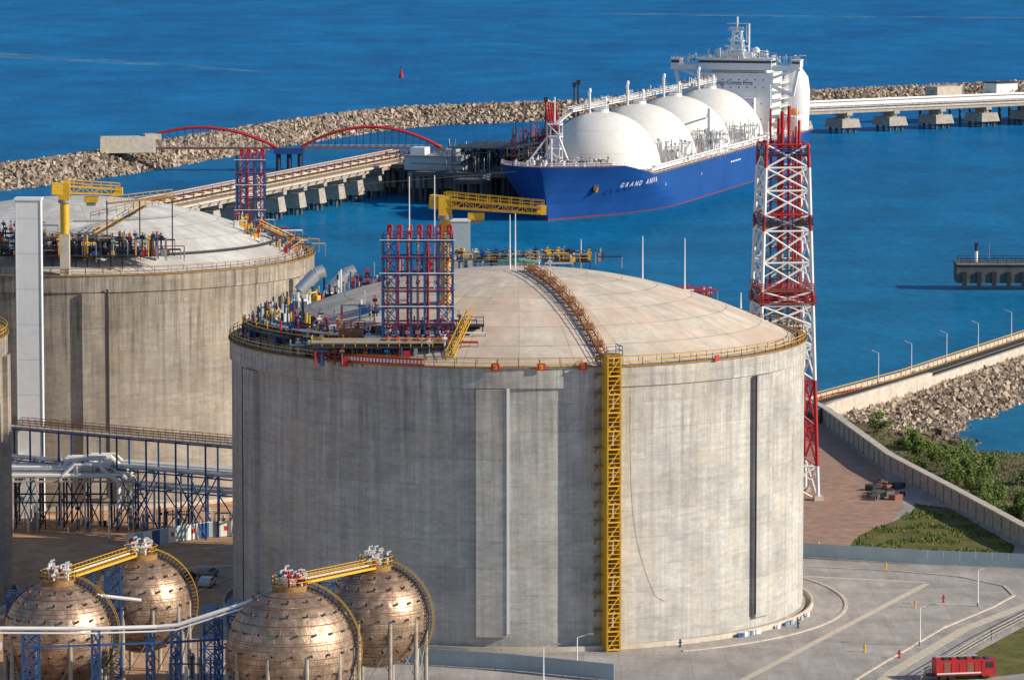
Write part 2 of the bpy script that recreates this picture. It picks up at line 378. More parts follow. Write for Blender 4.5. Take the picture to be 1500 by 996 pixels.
# --- main tank
mt=tank((.9,689,0),C_wall,C_dome,[-65,-5,55,115,175,235],yellow)
b=B()
for ph,m,w in ((-1.9,white,.4),(52.0,dark,.2),(-67.8,conc_d,.2)):  # white strip paints a sunlit buttress side, dark strip a shaded side
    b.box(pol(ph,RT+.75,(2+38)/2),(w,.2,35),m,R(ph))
b.obj("buttress_edge_strip",mt)
b=B(); PH=17.1; a=R(PH); o_=Vector((math.sin(a),-math.cos(a),0)); t_=Vector((math.cos(a),math.sin(a),0)); HWS=.95
def st(r,t,z): return o_*r+t_*t+Vector((0,0,z))
for r in (RT+.7,RT+3.0):
    for t in (-HWS,HWS): b.beam(st(r,t,0),st(r,t,42.2),.22,yellow)
lv=2.6; nl=16
for k in range(nl+1):
    z=.3+lv*k
    if z>42: break
    for t in (-HWS,HWS): b.beam(st(RT,t,z),st(RT+3.,t,z),.22,yellow)
    for r in (RT+.7,RT+3.): b.beam(st(r,-HWS,z),st(r,HWS,z),.2,yellow)
    b.beam(st(RT+1.0,0,z+.02),st(RT+1.9,0,z+.02),1.8,rusty,.1)
    b.beam(st(RT,-2.,z),st(RT+1.2,-1.0,z),.18,rusty); b.beam(st(RT,-1.9,z-.8),st(RT+1.,-1.9,z),.15,rusty); b.box(st(RT+.5,-1.6,z),(1.,.8,.12),rusty,a)
    if z+lv<42.5:
        r0,r1=(RT+1.1,RT+2.8) if k%2 else (RT+2.8,RT+1.1)
        b.beam(st(r0,.45*(-1)**k,z),st(r1,.45*(-1)**k,z+lv),.8,rusty,.14)
        for q in range(1,4):
            zz=z+lv*q/4
            b.beam(st(RT+3.,-HWS,zz),st(RT+3.,HWS,zz),.09,yellow)
        b.beam(st(RT+3.,-HWS,z),st(RT+3.,HWS,z+lv),.11,yellow)
for i in range(118):   # near-solid side slats, added to deepen the tower's shadow on the wall
    z=.4+i*.355
    for t in (-HWS,HWS): b.beam(st(RT+.15,t,z),st(RT+2.95,t,z),.05,yellow,.335)
b.box(st(RT+1.6,0,42.2),(2.6,3.0,.2),rusty,a)
b.rail([st(RT+3,-1.2,42.3),st(RT+3,1.2,42.3),st(RT,1.2,42.3)],blue,1.2,1.2)
b.obj("wall_stair_tower",mt)
b=B(); pts=[]
for i in range(26):
    r=41.8-i*1.5; pts.append((r,PH+.5+(i/25)**2*2,dz(r)+.45))
for i,(r,p,z) in enumerate(pts):
    aa=R(p); tt=Vector((math.cos(aa),math.sin(aa),0)); c=pol(p,r,z)
    b.box(c,(1.0,.75,.08),brownst if i%2 else rusty,aa)
    for s in (-.55,.55):
        b.beam(c+tt*s-Vector((0,0,.7)),c+tt*s+Vector((0,0,1.1)),.09,brownst if i%3 else yellow)
        if i<25:
            c2=pol(pts[i+1][1],pts[i+1][0],pts[i+1][2])
            b.beam(c+tt*s,c2+tt*s,.12,brownst,.2); b.beam(c+tt*s+Vector((0,0,1.1)),c2+tt*s+Vector((0,0,1.1)),.07,yellow if s>0 else rusty); b.beam(c+tt*s+Vector((0,0,.55)),c2+tt*s+Vector((0,0,.55)),.06,rusty)
            m_=(c+c2)/2; b.box(m_+Vector((0,0,.05)),(1.,.3,.06),brownst,aa)
    if i%3==0: b.box(c+tt*.2+Vector((0,0,.2)),(1.3,.2,1.),brownst,aa)
b.obj("dome_walkway",mt)
def zf(x,y): return dz(min(42,math.hypot(x,y)))
b=B(); pipe_tower(b,-14.4,-31.5,43.2,10.,5.2,16.2,7,5); b.obj("pipe_tower",mt)
b=B()
b.box((-20,-34.8,42.6),(19,4.4,.25),dark); b.rail([(-29.5,-37,42.7),(-10.6,-37,42.7)],yellow,1.2,1.5,.1); b.rail([(-29.5,-32.6,42.7),(-29.5,-37,42.7)],yellow,1.2,1.5,.1)
for i in range(10): b.beam((-29+i*2,-36.6,40.6),(-29+i*2,-36.6,42.6),.2,dblue)
b.cyl((-30,-35.8,43.2),(-12,-35.8,43.2),.35,silver,10); b.cyl((-28,-34.6,43.4),(-14,-34.6,43.4),.28,grey,10); b.cyl((-22,-33,43.6),(-9,-35.5,43.2),.4,silver,10)
b.box((-24,-31.5,44),(3.6,2.4,1.4),brownst); b.rail([(-26,-32.8,44.7),(-22,-32.8,44.7)],red,1.,1); b.rail([(-26,-30.2,44.7),(-22,-30.2,44.7)],red,1.,1)
for s in (0,.9): b.beam((-10.3+s,-38.8,41),(-7.4+s,-32,46.6),.12,yellow)
for i in range(14):
    f=i/13; b.box((-9.9+2.9*f,-38.8+6.8*f,41+5.6*f),(.9,.4,.08),rusty)
b.rail([(-9.4,-38.8,41.2),(-6.5,-32,46.8)],yellow,1.1,1.,.09); b.rail([(-10.3,-38.8,41.2),(-7.4,-32,46.8)],yellow,1.1,1.,.09)
b.box((-6.4,-31.5,45.2),(3,2.6,.2),dark); b.rail([(-8,-32.8,45.3),(-5,-32.8,45.3),(-5,-30.2,45.3)],blue,1.2,1.)
for x in (-7.8,-5.1): b.beam((x,-32.6,42),(x,-32.6,45.2),.2,blue)
clutter(b,-29,-8,-37,-30,zf,150,3,[red,red,blue,white,dblue,grey,brownst,blue],2.6)
clutter(b,-33,-20,-30,-16,zf,60,4,[dblue,blue,red,grey,silver,white],2.6)
for i in range(14):
    p=-84+i*3.6; c=pol(p,39.6,42.6); b.box(c,(2.6,3.6,.18),dark,R(p)); b.beam(pol(p,41.4,40.5),pol(p,41.4,42.6),.15,blue); b.beam(pol(p,38,41),pol(p,38,42.6),.15,blue)
ring=[pol(-84+i*3.6,41.4,42.7) for i in range(14)]; b.rail(ring,yellow,1.2,1.5,.09)
ring=[pol(-84+i*3.6,37.8,42.7) for i in range(14)]; b.rail(ring,blue,1.2,1.5,.09)
b.path([pol(-84+i*3.6,38.6,43.5) for i in range(14)],.25,silver,8); b.path([pol(-84+i*3.6,36.5,43.2) for i in range(18)],.2,white,8)
rnd=random.Random(5)
for i in range(170):
    p=rnd.uniform(-135,-42); r=rnd.uniform(34,41.5); c=pol(p,r,dz(r)); m=rnd.choice([blue,red,white,dark,grey,yellow,dblue,dblue]); hh=rnd.uniform(1.,3.4)
    b.cyl(c,c+Vector((0,0,hh)),rnd.uniform(.08,.2),m,6)
    if i%3==0: c2=pol(p+4,r,dz(r)+hh*.8); b.cyl(c+Vector((0,0,hh*.8)),c2,.15,m,6)
    if i%4==0: b.box(c+Vector((0,0,.6)),(1.1,.9,1.2),m,R(p))
for i,x in enumerate((-32.,-27.2)):
    y=25; b.cyl((x-2.,y,44.6),(x+.5,y+1,47.2),1.05,silver,16); b.cyl((x+.5,y+1,47.2),(x+1.8,y+1.4,47.7),1.05,silver,16); b.cyl((x-2.6,y,41),(x-2.,y,44.6),1.,silver,16)
    b.beam((x,y,40),(x,y,45.4),.3,blue); b.beam((x+1.8,y+1.4,40),(x+1.8,y+1.4,46.6),.3,blue)
clutter(b,-28,-10,14,28,zf,110,13,[blue,dblue,white,red,grey,dblue],4.)
PZ=50.6
b.box((1,13,PZ),(20,6,.2),dark)
for x in (-9,-4,1,6,11): b.beam((x,10,48.5),(x,10,PZ),.2,blue); b.beam((x,16,48),(x,16,PZ),.2,blue)
b.rail([(-9,10,PZ),(11,10,PZ)],yellow,1.1,1.5,.08); b.rail([(-9,16,PZ),(11,16,PZ)],yellow,1.1,1.5,.08)
clutter(b,-11,13,9,17,lambda x,y:PZ,130,21,[blue,yellow,white,dblue,dblue,grey,blue],1.7)
clutter(b,-9,6,3,9,zf,14,24,[white,blue,grey,silver],1.)
b.rail([(-11,8,49.8),(-4,4,50.3),(2,3,50.4)],yellow,1.1,1.5,.08)
b.path([(-3,4,51),(0,3.4,51.5),(3,4.,51.)],.3,M("hose_teal",(.05,.35,.33),.5),8)
b.box((25.5,27,43.8),(9.5,3.4,.2),brownst); b.rail([(21,25.3,43.9),(30,25.3,43.9),(30,28.7,43.9),(21,28.7,43.9)],red,1.2,1.2,.1)
for x in (21,24,27,30): b.beam((x,25.4,40.5),(x,25.4,43.8),.2,red)
clutter(b,21,30,25,28.5,lambda x,y:43.8,24,31,[red,blue,white],1.5)
b.obj("roof_pipework",mt)
b=B(); crane(b,-10.6,-21,45.5,63.2,14.5,.98,-.2)
b.box((-9.,35,48.3),(3.,2.4,13),palegrey); b.box((-9.,35,54.9),(3.3,2.7,.3),white); b.obj("roof_crane",mt)
b=B()
for x,y,z0,z1 in ((-15.6,-31,50,66.5),(-12,-30,50,66.6),(-1.2,-3,50,58.8),(-.4,-1,50,58.9),(19.,10,46,54.5),(25.5,12,45,54.),(9.7,16,49,53.5),(34.2,14,43,45.5)):
    b.cyl((x,y,z0),(x,y,z1),.13,white,6,.06)
b.obj("lightning_rods",mt)
b=B()
for px in (-4.3,4.2,12.): 
    b.box(pol(px,RT+.75,ZR+.15),(1.2,.15,1.),bred,R(px)); b.box(pol(px,RT+.86,ZR+.15),(.5,.06,.6),yellow,R(px)); b.box(pol(px,RT+.9,ZR+.15),(.18,.06,.3),bred,R(px))
b.box(pol(40.6,RT+.75,ZR+.3),(.8,.15,.8),bred,R(40.6))
for i in range(12):
    p=-34+i*1.42; b.box(pol(p,RT+.62,ZR+.6),(1.07,.08,1.0),bred,R(p))
    b.box(pol(p-.35,RT+.68,ZR+.6),(.36,.05,.5),letter,R(p)); b.box(pol(p+.35,RT+.68,ZR+.6),(.3,.05,.55),letter,R(p))
b.obj("warning_signs",mt)
b=B(); pts=[]
for i in range(31):
    f=i/30; ph=21.8+7.5*f-2.2*math.sin(f*3.14)
    pts.append(pol(ph,RT+.12,36-32*f**.62+ (2.5*max(0,f-.85)*6)))
b.path(pts,.03,conc_l,5); b.obj("hanging_cable",mt)
# --- left tank
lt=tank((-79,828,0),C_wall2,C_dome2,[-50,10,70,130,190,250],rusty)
b=B(); pipe_tower(b,31.5,8,43.,5.,4.6,15.5,4,3)
clutter(b,29,41,-10,14,zf,90,41,[red,yellow,blue,yellow,white],2.2)
b.rail([(40,-12,41.5),(41,0,41.5),(40,12,41.5)],yellow,1.2,1.5,.1); b.beam((34,-8,46),(41,8,41),1.2,rusty,.15); b.rail([(34,-8,46),(41,8,41)],yellow,1.1,1.4,.1)
b.obj("pipe_tower",lt)
b=B(); b.box((2.5,-42.3,43),(1.6,1.6,9),conc_l); b.cyl((2.5,-42.3,47),(2.5,-42.3,52.5),.7,yellow,12); b.obj("crane_pedestal",lt)
b=B(); crane(b,2.5,-42.3,47,56.4,9.5,.98,.2); b.obj("roof_crane",lt)
b=B()
b.box((5,-36,46),(14,6,.25),dark)
for x in range(-2,13,2): b.beam((x,-39,41),(x,-39,46),.2,dblue); b.beam((x,-33,43),(x,-33,46),.2,dblue)
b.rail([(-2,-39,46.1),(12,-39,46.1),(12,-33,46.1)],rusty,1.2,1.5,.1)
b.rail([(-12,-39.5,43.6),(16,-38,43.6)],blue,1.2,1.5,.11); b.rail([(6,-32,49.2),(13,-27,50.6),(20,-18,51)],rusty,1.1,1.5,.1)
b.box((1,-38.6,43.5),(28,3,.2),dark); b.cyl((-12,-38,44.2),(14,-38,44.2),.35,dblue,8)
clutter(b,-12,20,-40,-30,lambda x,y:43.4,230,43,[dblue,blue,red,dark,brownst,grey,dblue,yellow],4.)
clutter(b,-16,-4,-38,-26,lambda x,y:44,80,44,[dblue,dark,red,blue],6)
b.beam((6,-33,46),(15,-26,51),1.2,rusty,.15); b.rail([(6,-33.7,46),(15,-26.7,51)],yellow,1.2,1.2,.1); b.rail([(9,-34,52),(20,-30,53)],yellow,1.2,1.2,.1); b.beam((9,-34,52),(20,-30,53),1.2,rusty,.2)
for x,y in ((9,-34),(14.5,-32),(20,-30)): b.beam((x,y,42),(x,y,52.5),.2,dblue)
b.path([pol(5+i*3.,36.5,dz(36.5)+.25) for i in range(30)],.25,dark,6)
b.path([pol(5+i*3.,22,dz(22)+.2) for i in range(20)],.12,grey,6)
b.obj("roof_platforms",lt)
b=B(); b.box(pol(12.8,RT+.72,20),(.4,.3,36),dark,R(12.8)); b.obj("buttress_edge_strip",lt)  # dark vertical strip along the buttress edge
tank((-119.5,690,0),C_wall2,C_dome2,[30,90,150],yellow)
# ---------------------------------------------------------------- white shaft
b=B(); b.box((-81.7,777,27),(4.2,3.4,54),white)
for i in range(9): b.box((-81.7,777,3+i*6),(4.24,3.44,.06),palegrey)
for x in (-83.8,-79.6): b.box((x,775.28,27),(.14,.14,54.02),palegrey)
b.box((-81.7,777,54.2),(4.6,3.8,.4),white); b.obj("white_lift_shaft")
# ---------------------------------------------------------------- pipe racks
def rack(name,p0,p1,z,w,pipes,legs,deck=None,st=6.,col=dblue):
    b=B(); p0=Vector((*p0,0));p1=Vector((*p1,0));d=(p1-p0);L=d.length;d.normalize();n=Vector((-d.y,d.x,0)); k=int(L/st)
    for i in range(k+1):
        c=p0+d*(L*i/k)
        for s in (-1,1): b.beam(c+n*s*w/2,c+n*s*w/2+Vector((0,0,z)),.3,col)
        for zz in (z,z*.66): b.beam(c-n*w/2+Vector((0,0,zz)),c+n*w/2+Vector((0,0,zz)),.28,col)
        if i<k:
            c2=p0+d*(L*(i+1)/k)
            for s in (-1,1):
                for zz in (z,z*.66): b.beam(c+n*s*w/2+Vector((0,0,zz)),c2+n*s*w/2+Vector((0,0,zz)),.22,col)
                if i%2==0: b.beam(c+n*s*w/2,c2+n*s*w/2+Vector((0,0,z*.66)),.16,col); b.beam(c2+n*s*w/2,c+n*s*w/2+Vector((0,0,z*.66)),.16,col)
    for off,zz,r,m in pipes:
        b.cyl(p0+n*off+Vector((0,0,zz+r)),p1+n*off+Vector((0,0,zz+r)),r,m,10)
    if deck:
        b.beam(p0+Vector((0,0,z+.3)),p1+Vector((0,0,z+.3)),w,deck,.3)
        for s in (-1,1): b.rail([p0+n*s*w/2+Vector((0,0,z+.4)),p1+n*s*w/2+Vector((0,0,z+.4))],brownst,1.2,1.5,.1,(1.,.66,.33))
    return b.obj(name)
rack("pipe_rack_bridge",(-106,788),(-34,742),15.6,3.4,[(-.8,10.5,.3,silver),(.5,10.5,.25,grey),(1.2,10.5,.2,white)],1,deck=conc,col=blue)
rack("pipe_rack",(-66,768),(-38,753),10.,5.,[(-2.,10.1,.35,white),(-1.1,10.1,.25,silver),(.2,10.1,.4,white),(1.1,10.1,.3,silver),(2.,10.1,.35,white),(-1.6,6.8,.4,white),(0,6.8,.3,grey),(1.4,6.8,.35,silver)],1,st=5,col=blue)
b=B(); rnd=random.Random(9); MY=17
for i in range(9):
    y=742+i*1.3+MY; x1=-64.5-rnd.uniform(0,5); r=rnd.choice((.3,.42,.5)); z=9.4+rnd.choice((0,0,.7)); pm=silver if i%3 else white
    b.cyl((-104,y+1,z),(x1,y,z),r,pm,10); b.cyl((x1,y,z),(x1+1.4,y,z-1.),r,pm,10); b.cyl((x1+1.4,y,z-1),(x1+1.4,y,4),r*.8,pm,10)
    b.path([(x1-8,y,z),(x1-6,y+.3,z+1.8),(x1-2,y+.3,z+1.8),(x1,y,z)],r*.7,white,8)
for x in range(-103,-62,4):
    for y in (742+MY,747+MY,752+MY): b.beam((x,y,0),(x,y,9),.28,conc_l if y==742+MY else dblue)
    b.beam((x,741+MY,8.8),(x,753+MY,8.8),.35,conc_l); b.beam((x,742+MY,5),(x,752+MY,5),.25,dblue); b.beam((x,742+MY,0),(x+4,742+MY,8.4),.16,dblue)
for y in (742+MY,752+MY): b.beam((-103,y,8.5),(-62,y,8.5),.3,conc_l); b.beam((-103,y,5),(-62,y,5),.25,dblue)
clutter(b,-103,-63,742+MY,753+MY,lambda x,y:0,70,51,[white,silver,dblue,grey],5.)
clutter(b,-62,-42,758,764,lambda x,y:0,50,52,[white,silver,dblue,conc_l,conc],4.)
clutter(b,-103,-66,742+MY,752+MY,lambda x,y:9.6,60,53,[white,silver,grey,white],2.)
b.obj("pipe_manifold")
def hoarding(name,pts,h,mats,pw=2.4,post=white):
    b=B(); k=0
    for p,q in zip(pts[:-1],pts[1:]):
        p=Vector((*p,0));q=Vector((*q,0));L=(q-p).length;n=max(1,int(L/pw)); a=math.atan2(q.y-p.y,q.x-p.x)
        for i in range(n):
            c=p.lerp(q,(i+.5)/n); m=mats[k%len(mats)]; k+=1
            b.box(c+Vector((0,0,h/2+.1)),(L/n-.06,.07,h),m,a); b.beam(p.lerp(q,i/n),p.lerp(q,i/n)+Vector((0,0,h+.15)),.12,post)
            if len(mats)>1 and m is white: b.box(c+Vector((0,0,h/2+.2)),(L/n*.35,.11,h*.3),bred,a)
        b.beam(p+Vector((0,0,h+.12)),q+Vector((0,0,h+.12)),.1,post)
    return b.obj(name)
hoarding("site_hoarding",[(-62.5,739),(-55,748),(-50,753),(-41,756)],2.5,[white,palegrey,white,blue,palegrey],1.8)
hoarding("site_hoarding",[(45,733),(52,729.5),(66,724),(86,719)],2.2,[palegrey],post=palegrey)
hoarding("site_hoarding",[(-16,636),(0,630),(14,622)],2.2,[palegrey],post=palegrey)
# ---------------------------------------------------------------- ground
b=B()
land=[(-900,-500),(600,-500),(600,698),(96,698),(84,744),(77,787),(69,834),(62,903),(56,925),(-900,925)]
vs=[(x,y,0) for x,y in land]+[(x,y,-10) for x,y in land]; n=len(land)
b.add(vs,[tuple(range(n))],yard); b.add(vs,[(i,i+n,(i+1)%n+n,(i+1)%n) for i in range(n)],conc)
b.obj("ground")
S=40000
b=B(); b.add([(-S,-S,-6),(S,-S,-6),(S,S,-6),(-S,S,-6)],[(0,1,2,3)],water); b.obj("sea")
def sheet(name,pts,m,z):
    b=B(); b.add([(x,y,z) for x,y in pts],[tuple(range(len(pts)))],m); return b.obj(name)
sheet("boat_wake",[(-420,2700),(-290,2590),(-177,2480),(-128,2418),(-126,2424),(-172,2500),(-285,2640),(-400,2780)],foam,-5.98)
sheet("boat_wake",[(60,3250),(200,3190),(420,3150),(420,3175),(200,3230),(70,3275)],foam,-5.98)
sheet("brick_paving",[(46,735),(56,734),(60,750),(68,790),(67.5,834),(60.5,903),(46,903)],brick,.004)
sheet("grass",[(55,744),(59,741),(62,738),(66,736),(70,733),(75,733),(80,731),(82,744),(80,757),(78,770),(75.5,787),(70,792),(69,784),(66,775),(63,768),(58,757)],grassm,.008)
def strip(name,pts,w,m,z0=0.,h=.006):
    b=B()
    for p,q in zip(pts[:-1],pts[1:]):
        b.beam((p[0],p[1],z0+h/2),(q[0],q[1],z0+h/2),w,m,h)
    return b.obj(name)
strip("road_edge_strip",[(30.5,620),(64.3,705.6),],1.1,stripe,0,.012)
strip("road_edge_strip",[(64,706.8),(44.5,713)],1.1,stripe,0,.008)
cv=[(45,722.5),(60,718),(70,712),(76,703),(76.5,694),(72,683),(63,665),(50,631),(46,620)]
strip("kerb",cv,.5,conc_l,0,.14)
strip("footpath",[(80,690),(75,681),(66,664),(53,630),(50,620)],1.8,stripe,0,.02)
b=B(); b.rev([(49.3,0),(49.3,.14),(49.8,.14),(49.8,0)],(.9,689,0),conc_l,90,R(28),R(150)); b.obj("kerb")
b=B(); b.rev([(49.3,0),(49.3,.14),(49.8,.14),(49.8,0)],(.9,689,0),conc_l,90,R(-120),R(-15)); b.obj("kerb")
strip("kerb",[(-75,726),(-60,731),(-52,739),(-44,746),(-38,747)],.5,conc_l,0,.14)
strip("footpath",[(-70,700),(-58,716),(-50,722),(-42,724)],1.2,stripe,0,.02)
sheet("grass_verge",[(80,688),(100,690),(90,640),(58,620),(66,645),(77,671)],grassm,.006)
b=B(); b.rail([(56,622),(69,655),(82,685)],conc,1.5,2.2,.1,(1.,.7,.4)); b.obj("perimeter_fence")
b=B(); rw=[(96,698),(84,744),(77,787),(69,834),(62,903),(58,925)]
for p,q in zip(rw[:-1],rw[1:]):
    b.beam((p[0],p[1],1.2),(q[0],q[1],1.2),1.0,conc,3.6); b.beam((p[0],p[1],3.1),(q[0],q[1],3.1),1.5,conc_l,.25)
    L=math.dist(p,q); k=int(L/5)
    for i in range(k): f=(i+.5)/k; b.box((p[0]+(q[0]-p[0])*f-.5,p[1]+(q[1]-p[1])*f,1.4),(.4,.4,2.8),conc)
b.obj("retaining_wall")
b=B(); b.box((49,923,1.6),(13,2.2,4),conc_d); b.box((49,923,3.7),(13.4,2.6,.3),conc); b.obj("quay_wall")
road=[(57,915),(62,925),(86,972),(117,1043),(170,1165),(230,1300)]
lag=[(89,884),(90,931),(101,978),(140,1050),(190,1150),(320,1150),(320,800),(180,860),(112,872),(100,879)]
def segd(p,poly,closed=False):
    best=1e9;side=0
    m=len(poly) if closed else len(poly)-1
    for i in range(m):
        a=poly[i];c=poly[(i+1)%len(poly)]; dx,dy=c[0]-a[0],c[1]-a[1]
        t=max(0,min(1,((p[0]-a[0])*dx+(p[1]-a[1])*dy)/(dx*dx+dy*dy)))
        qx,qy=a[0]+t*dx,a[1]+t*dy; d=math.hypot(p[0]-qx,p[1]-qy)
        if d<best: best=d; side=dx*(p[1]-a[1])-dy*(p[0]-a[0])
    return best,side
def inside(p,poly):
    c=False;j=len(poly)-1
    for i in range(len(poly)):
        if (poly[i][1]>p[1])!=(poly[j][1]>p[1]) and p[0]<(poly[j][0]-poly[i][0])*(p[1]-poly[i][1])/(poly[j][1]-poly[i][1])+poly[i][0]: c=not c
        j=i
    return c
def hgt(x,y):
    d,s=segd((x,y),road); mound=.8-max(0,d-4.5)*.62
    if s>0: base=-9
    else:
        dl,_=segd((x,y),lag,True)
        nz=noise.noise(Vector((x*.07,y*.07,0)))*1.6+noise.noise(Vector((x*.3,y*.3,2)))*.5
        base=(-6.4-min(2,dl*.2)+nz*.8) if inside((x,y),lag) else min(-.5,-6.2+dl*.36+nz)
    return max(-9,mound,base)
b=B(); nx,ny=84,150; vs=[];x0,y0=58,696; sx,sy=2.6,3.2
for j in range(ny):
    for i in range(nx):
        x=x0+i*sx;y=y0+j*sy; vs.append((x,y,hgt(x,y)))
b.add(vs,[(j*nx+i,j*nx+i+1,(j+1)*nx+i+1,(j+1)*nx+i) for j in range(ny-1) for i in range(nx-1)],shore); b.obj("shore_terrain")
items=[];rnd=random.Random(3)
def along(poly,step):
    out=[]
    for p,q in zip(poly[:-1],poly[1:]):
        L=math.dist(p,q);k=max(1,int(L/step));dx,dy=(q[0]-p[0])/L,(q[1]-p[1])/L
        for i in range(k): out.append((p[0]+dx*L*i/k,p[1]+dy*L*i/k,dx,dy))
    return out
for x,y,dx,dy in along(road,1.):
    for s,o1 in ((1,22),(-1,14)):
        o=4.4
        while o<o1:
            xx=x+dy*s*o+rnd.uniform(-.5,.5);yy=y-dx*s*o+rnd.uniform(-.5,.5)
            if not(yy<923 and s<0) and not (s>0 and xx<66): items.append((xx,yy,max(.8-(o-4.5)*.62,hgt(xx,yy))+.1,rnd.uniform(.7,1.7)))
            o+=.95
rockpile("riprap",items,rockm)
items=[]
for i in range(3200):
    x=rnd.uniform(66,125);y=rnd.uniform(825,1010)
    z=hgt(x,y)
    if -7.<z<-1.2: items.append((x,y,z+.1,rnd.uniform(.4,2.)))
rockpile("shore_rocks",items,M("shore_rock",(.2,.155,.12),.95,var=.4,scale=.5,spec=.1,island=.55))
b=B()
for p,q in zip(road[1:-1],road[2:]):
    b.beam((p[0],p[1],.9),(q[0],q[1],.9),7.2,asph_d,.5)
    dx,dy=q[0]-p[0],q[1]-p[1];L=math.hypot(dx,dy);nx_,ny_=dy/L,-dx/L
    b.beam((p[0]-nx_*3.9,p[1]-ny_*3.9,1.4),(q[0]-nx_*3.9,q[1]-ny_*3.9,1.4),.5,conc_l,1.3)
    b.rail([(p[0]-nx_*3.6,p[1]-ny_*3.6,1.2),(q[0]-nx_*3.6,q[1]-ny_*3.6,1.2)],yellow,1.4,3,.14,(1.,))
    b.beam((p[0]-nx_*3.,p[1]-ny_*3,1.16),(q[0]-nx_*3,q[1]-ny_*3,1.16),.25,yellow,.02)
    b.beam((p[0],p[1],1.16),(q[0],q[1],1.16),.15,stripe,.02)
b.obj("causeway_road")
b=B()
b.beam((64,915,.8),(88,963,1.2),.9,conc_l,4.2); b.beam((88,963,1.4),(119,1034,1.4),.8,conc_l,1.8); b.beam((119,1034,1.4),(173,1157,1.4),.8,conc_l,1.8)
b.beam((64,915,1.),(60,903,1.),.9,conc_l,3.8); b.obj("parapet_wall")
b=B(); b.rail([(60,928),(66,940),(72,950)],red,1.6,1.2,.14); b.cyl((60,928,0),(60,928,4),.12,white,8); b.obj("safety_barrier")
def lamp(x,y,z,h,dx=1,dy=0,two=False):
    b=B(); b.cyl((0,0,0),(0,0,h),.12,white,8,.07); b.cyl((0,0,0),(0,0,.5),.2,grey,8)
    for s in ((1,-1) if two else (1,)):
        b.cyl((0,0,h),(dx*1.6*s,dy*1.6*s,h+.5),.06,white,6); b.box((dx*1.9*s,dy*1.9*s,h+.5),(.9,.35,.16),grey,math.atan2(dy,dx))
    b.obj("street_lamp",None,(x,y,z))
for x,y in ((77,962),(85.5,980),(95,1001),(104,1022),(114,1046)): lamp(x,y,1.,6.5,-.9,.4)
lamp(70,684,0,5.5); lamp(58.3,650,0,5.5); lamp(9,628,0,5.); lamp(4.3,620,0,5.)
lamp(-57,640,0,8,two=True); lamp(-66,748,0,6)
def shrub(x,y,z,r,h,seed):
    rnd=random.Random(seed); b=B()
    for i in range(5):
        a=rnd.uniform(0,6.28); e=(math.cos(a)*r*.6,math.sin(a)*r*.6,h*rnd.uniform(.5,.8)); b.cyl((0,0,-.5),e,.09,woodm,5,.03)
    cl=[(rnd.gauss(0,r*.4),rnd.gauss(0,r*.4),h*rnd.uniform(.25,.95),rnd.uniform(.25,.5)*r) for _ in range(12)]
    vs=[];fs=[]
    for i in range(700):
        c=rnd.choice(cl); v=Vector((rnd.gauss(0,1),rnd.gauss(0,1),rnd.gauss(0,1))).normalized()*c[3]*rnd.uniform(.5,1.1)
        p=Vector(c[:3])+v; s=rnd.uniform(.14,.32); u=Vector((rnd.uniform(-1,1),rnd.uniform(-1,1),rnd.uniform(-1,1))).normalized(); w=u.orthogonal().normalized()
        o=len(vs); vs+= [p-u*s,p-w*s*.6,p+u*s,p+w*s*.6]; fs.append((o,o+1,o+2,o+3))
    b.add(vs,fs,leafm); b.obj("shrub",None,(x,y,z))
sd=1
shr=[(76,868,2.2,3.6),(79,847,2.6,3.6),(80.5,838,2.8,4.2),(83,830,3.6,6.6),(80,820,2.7,4.6),(84,815,2.6,4.2),(85.5,800,2.,2.6),(82.5,787,2.4,3.4),(86,775,2.4,3.8),(89,768,2.8,4.4),(86.5,758,2.7,4.2),(90.5,752,2.9,4.6),(88,744,2.8,4.8),(85,862,1.6,2),(88,840,2.,2.6),(92,820,2.,2.4),(78,880,1.6,2.4),(71.5,893,2.2,4.6),(88,790,2.4,3.2),(92,778,2.4,3.4),(94,760,2.4,3.6),(82,806,2.,3.)]
rnd=random.Random(31)
for i in range(16):
    y=rnd.uniform(748,872); x=69+(834-y)*.17+rnd.uniform(4.5,14)
    shr.append((x,y,rnd.uniform(1.,2.4),rnd.uniform(1.4,3.6)))
for x,y,r,h in shr:
    shrub(x,y,hgt(x,y),r,h,sd); sd+=1
vs=[];fs=[];rnd=random.Random(77)
gp=[(55,744),(62,738),(70,733),(80,731),(82,744),(78,770),(75.5,787),(70,792),(66,775),(58,757)]
while len(fs)<9000:
    if rnd.random()<.45:
        x=rnd.uniform(54,83);y=rnd.uniform(730,793);z=0
        if not inside((x,y),gp) or noise.noise(Vector((x*.15,y*.15,0)))<-.02: continue
    else:
        x=rnd.uniform(70,100);y=rnd.uniform(745,900);z=hgt(x,y)
        if z<-4.8 or segd((x,y),rw)[1]>0: continue
    s=rnd.uniform(.14,.4);a=rnd.uniform(0,6.28);o=len(vs); vs+=[(x-s*.5*math.cos(a),y-s*.5*math.sin(a),z),(x+s*.5*math.cos(a),y+s*.5*math.sin(a),z),(x+rnd.uniform(-.1,.1),y,z+s*1.3)];fs.append((o,o+1,o+2))
b=B(); b.add(vs,fs,leafm); b.obj("grass_tufts")
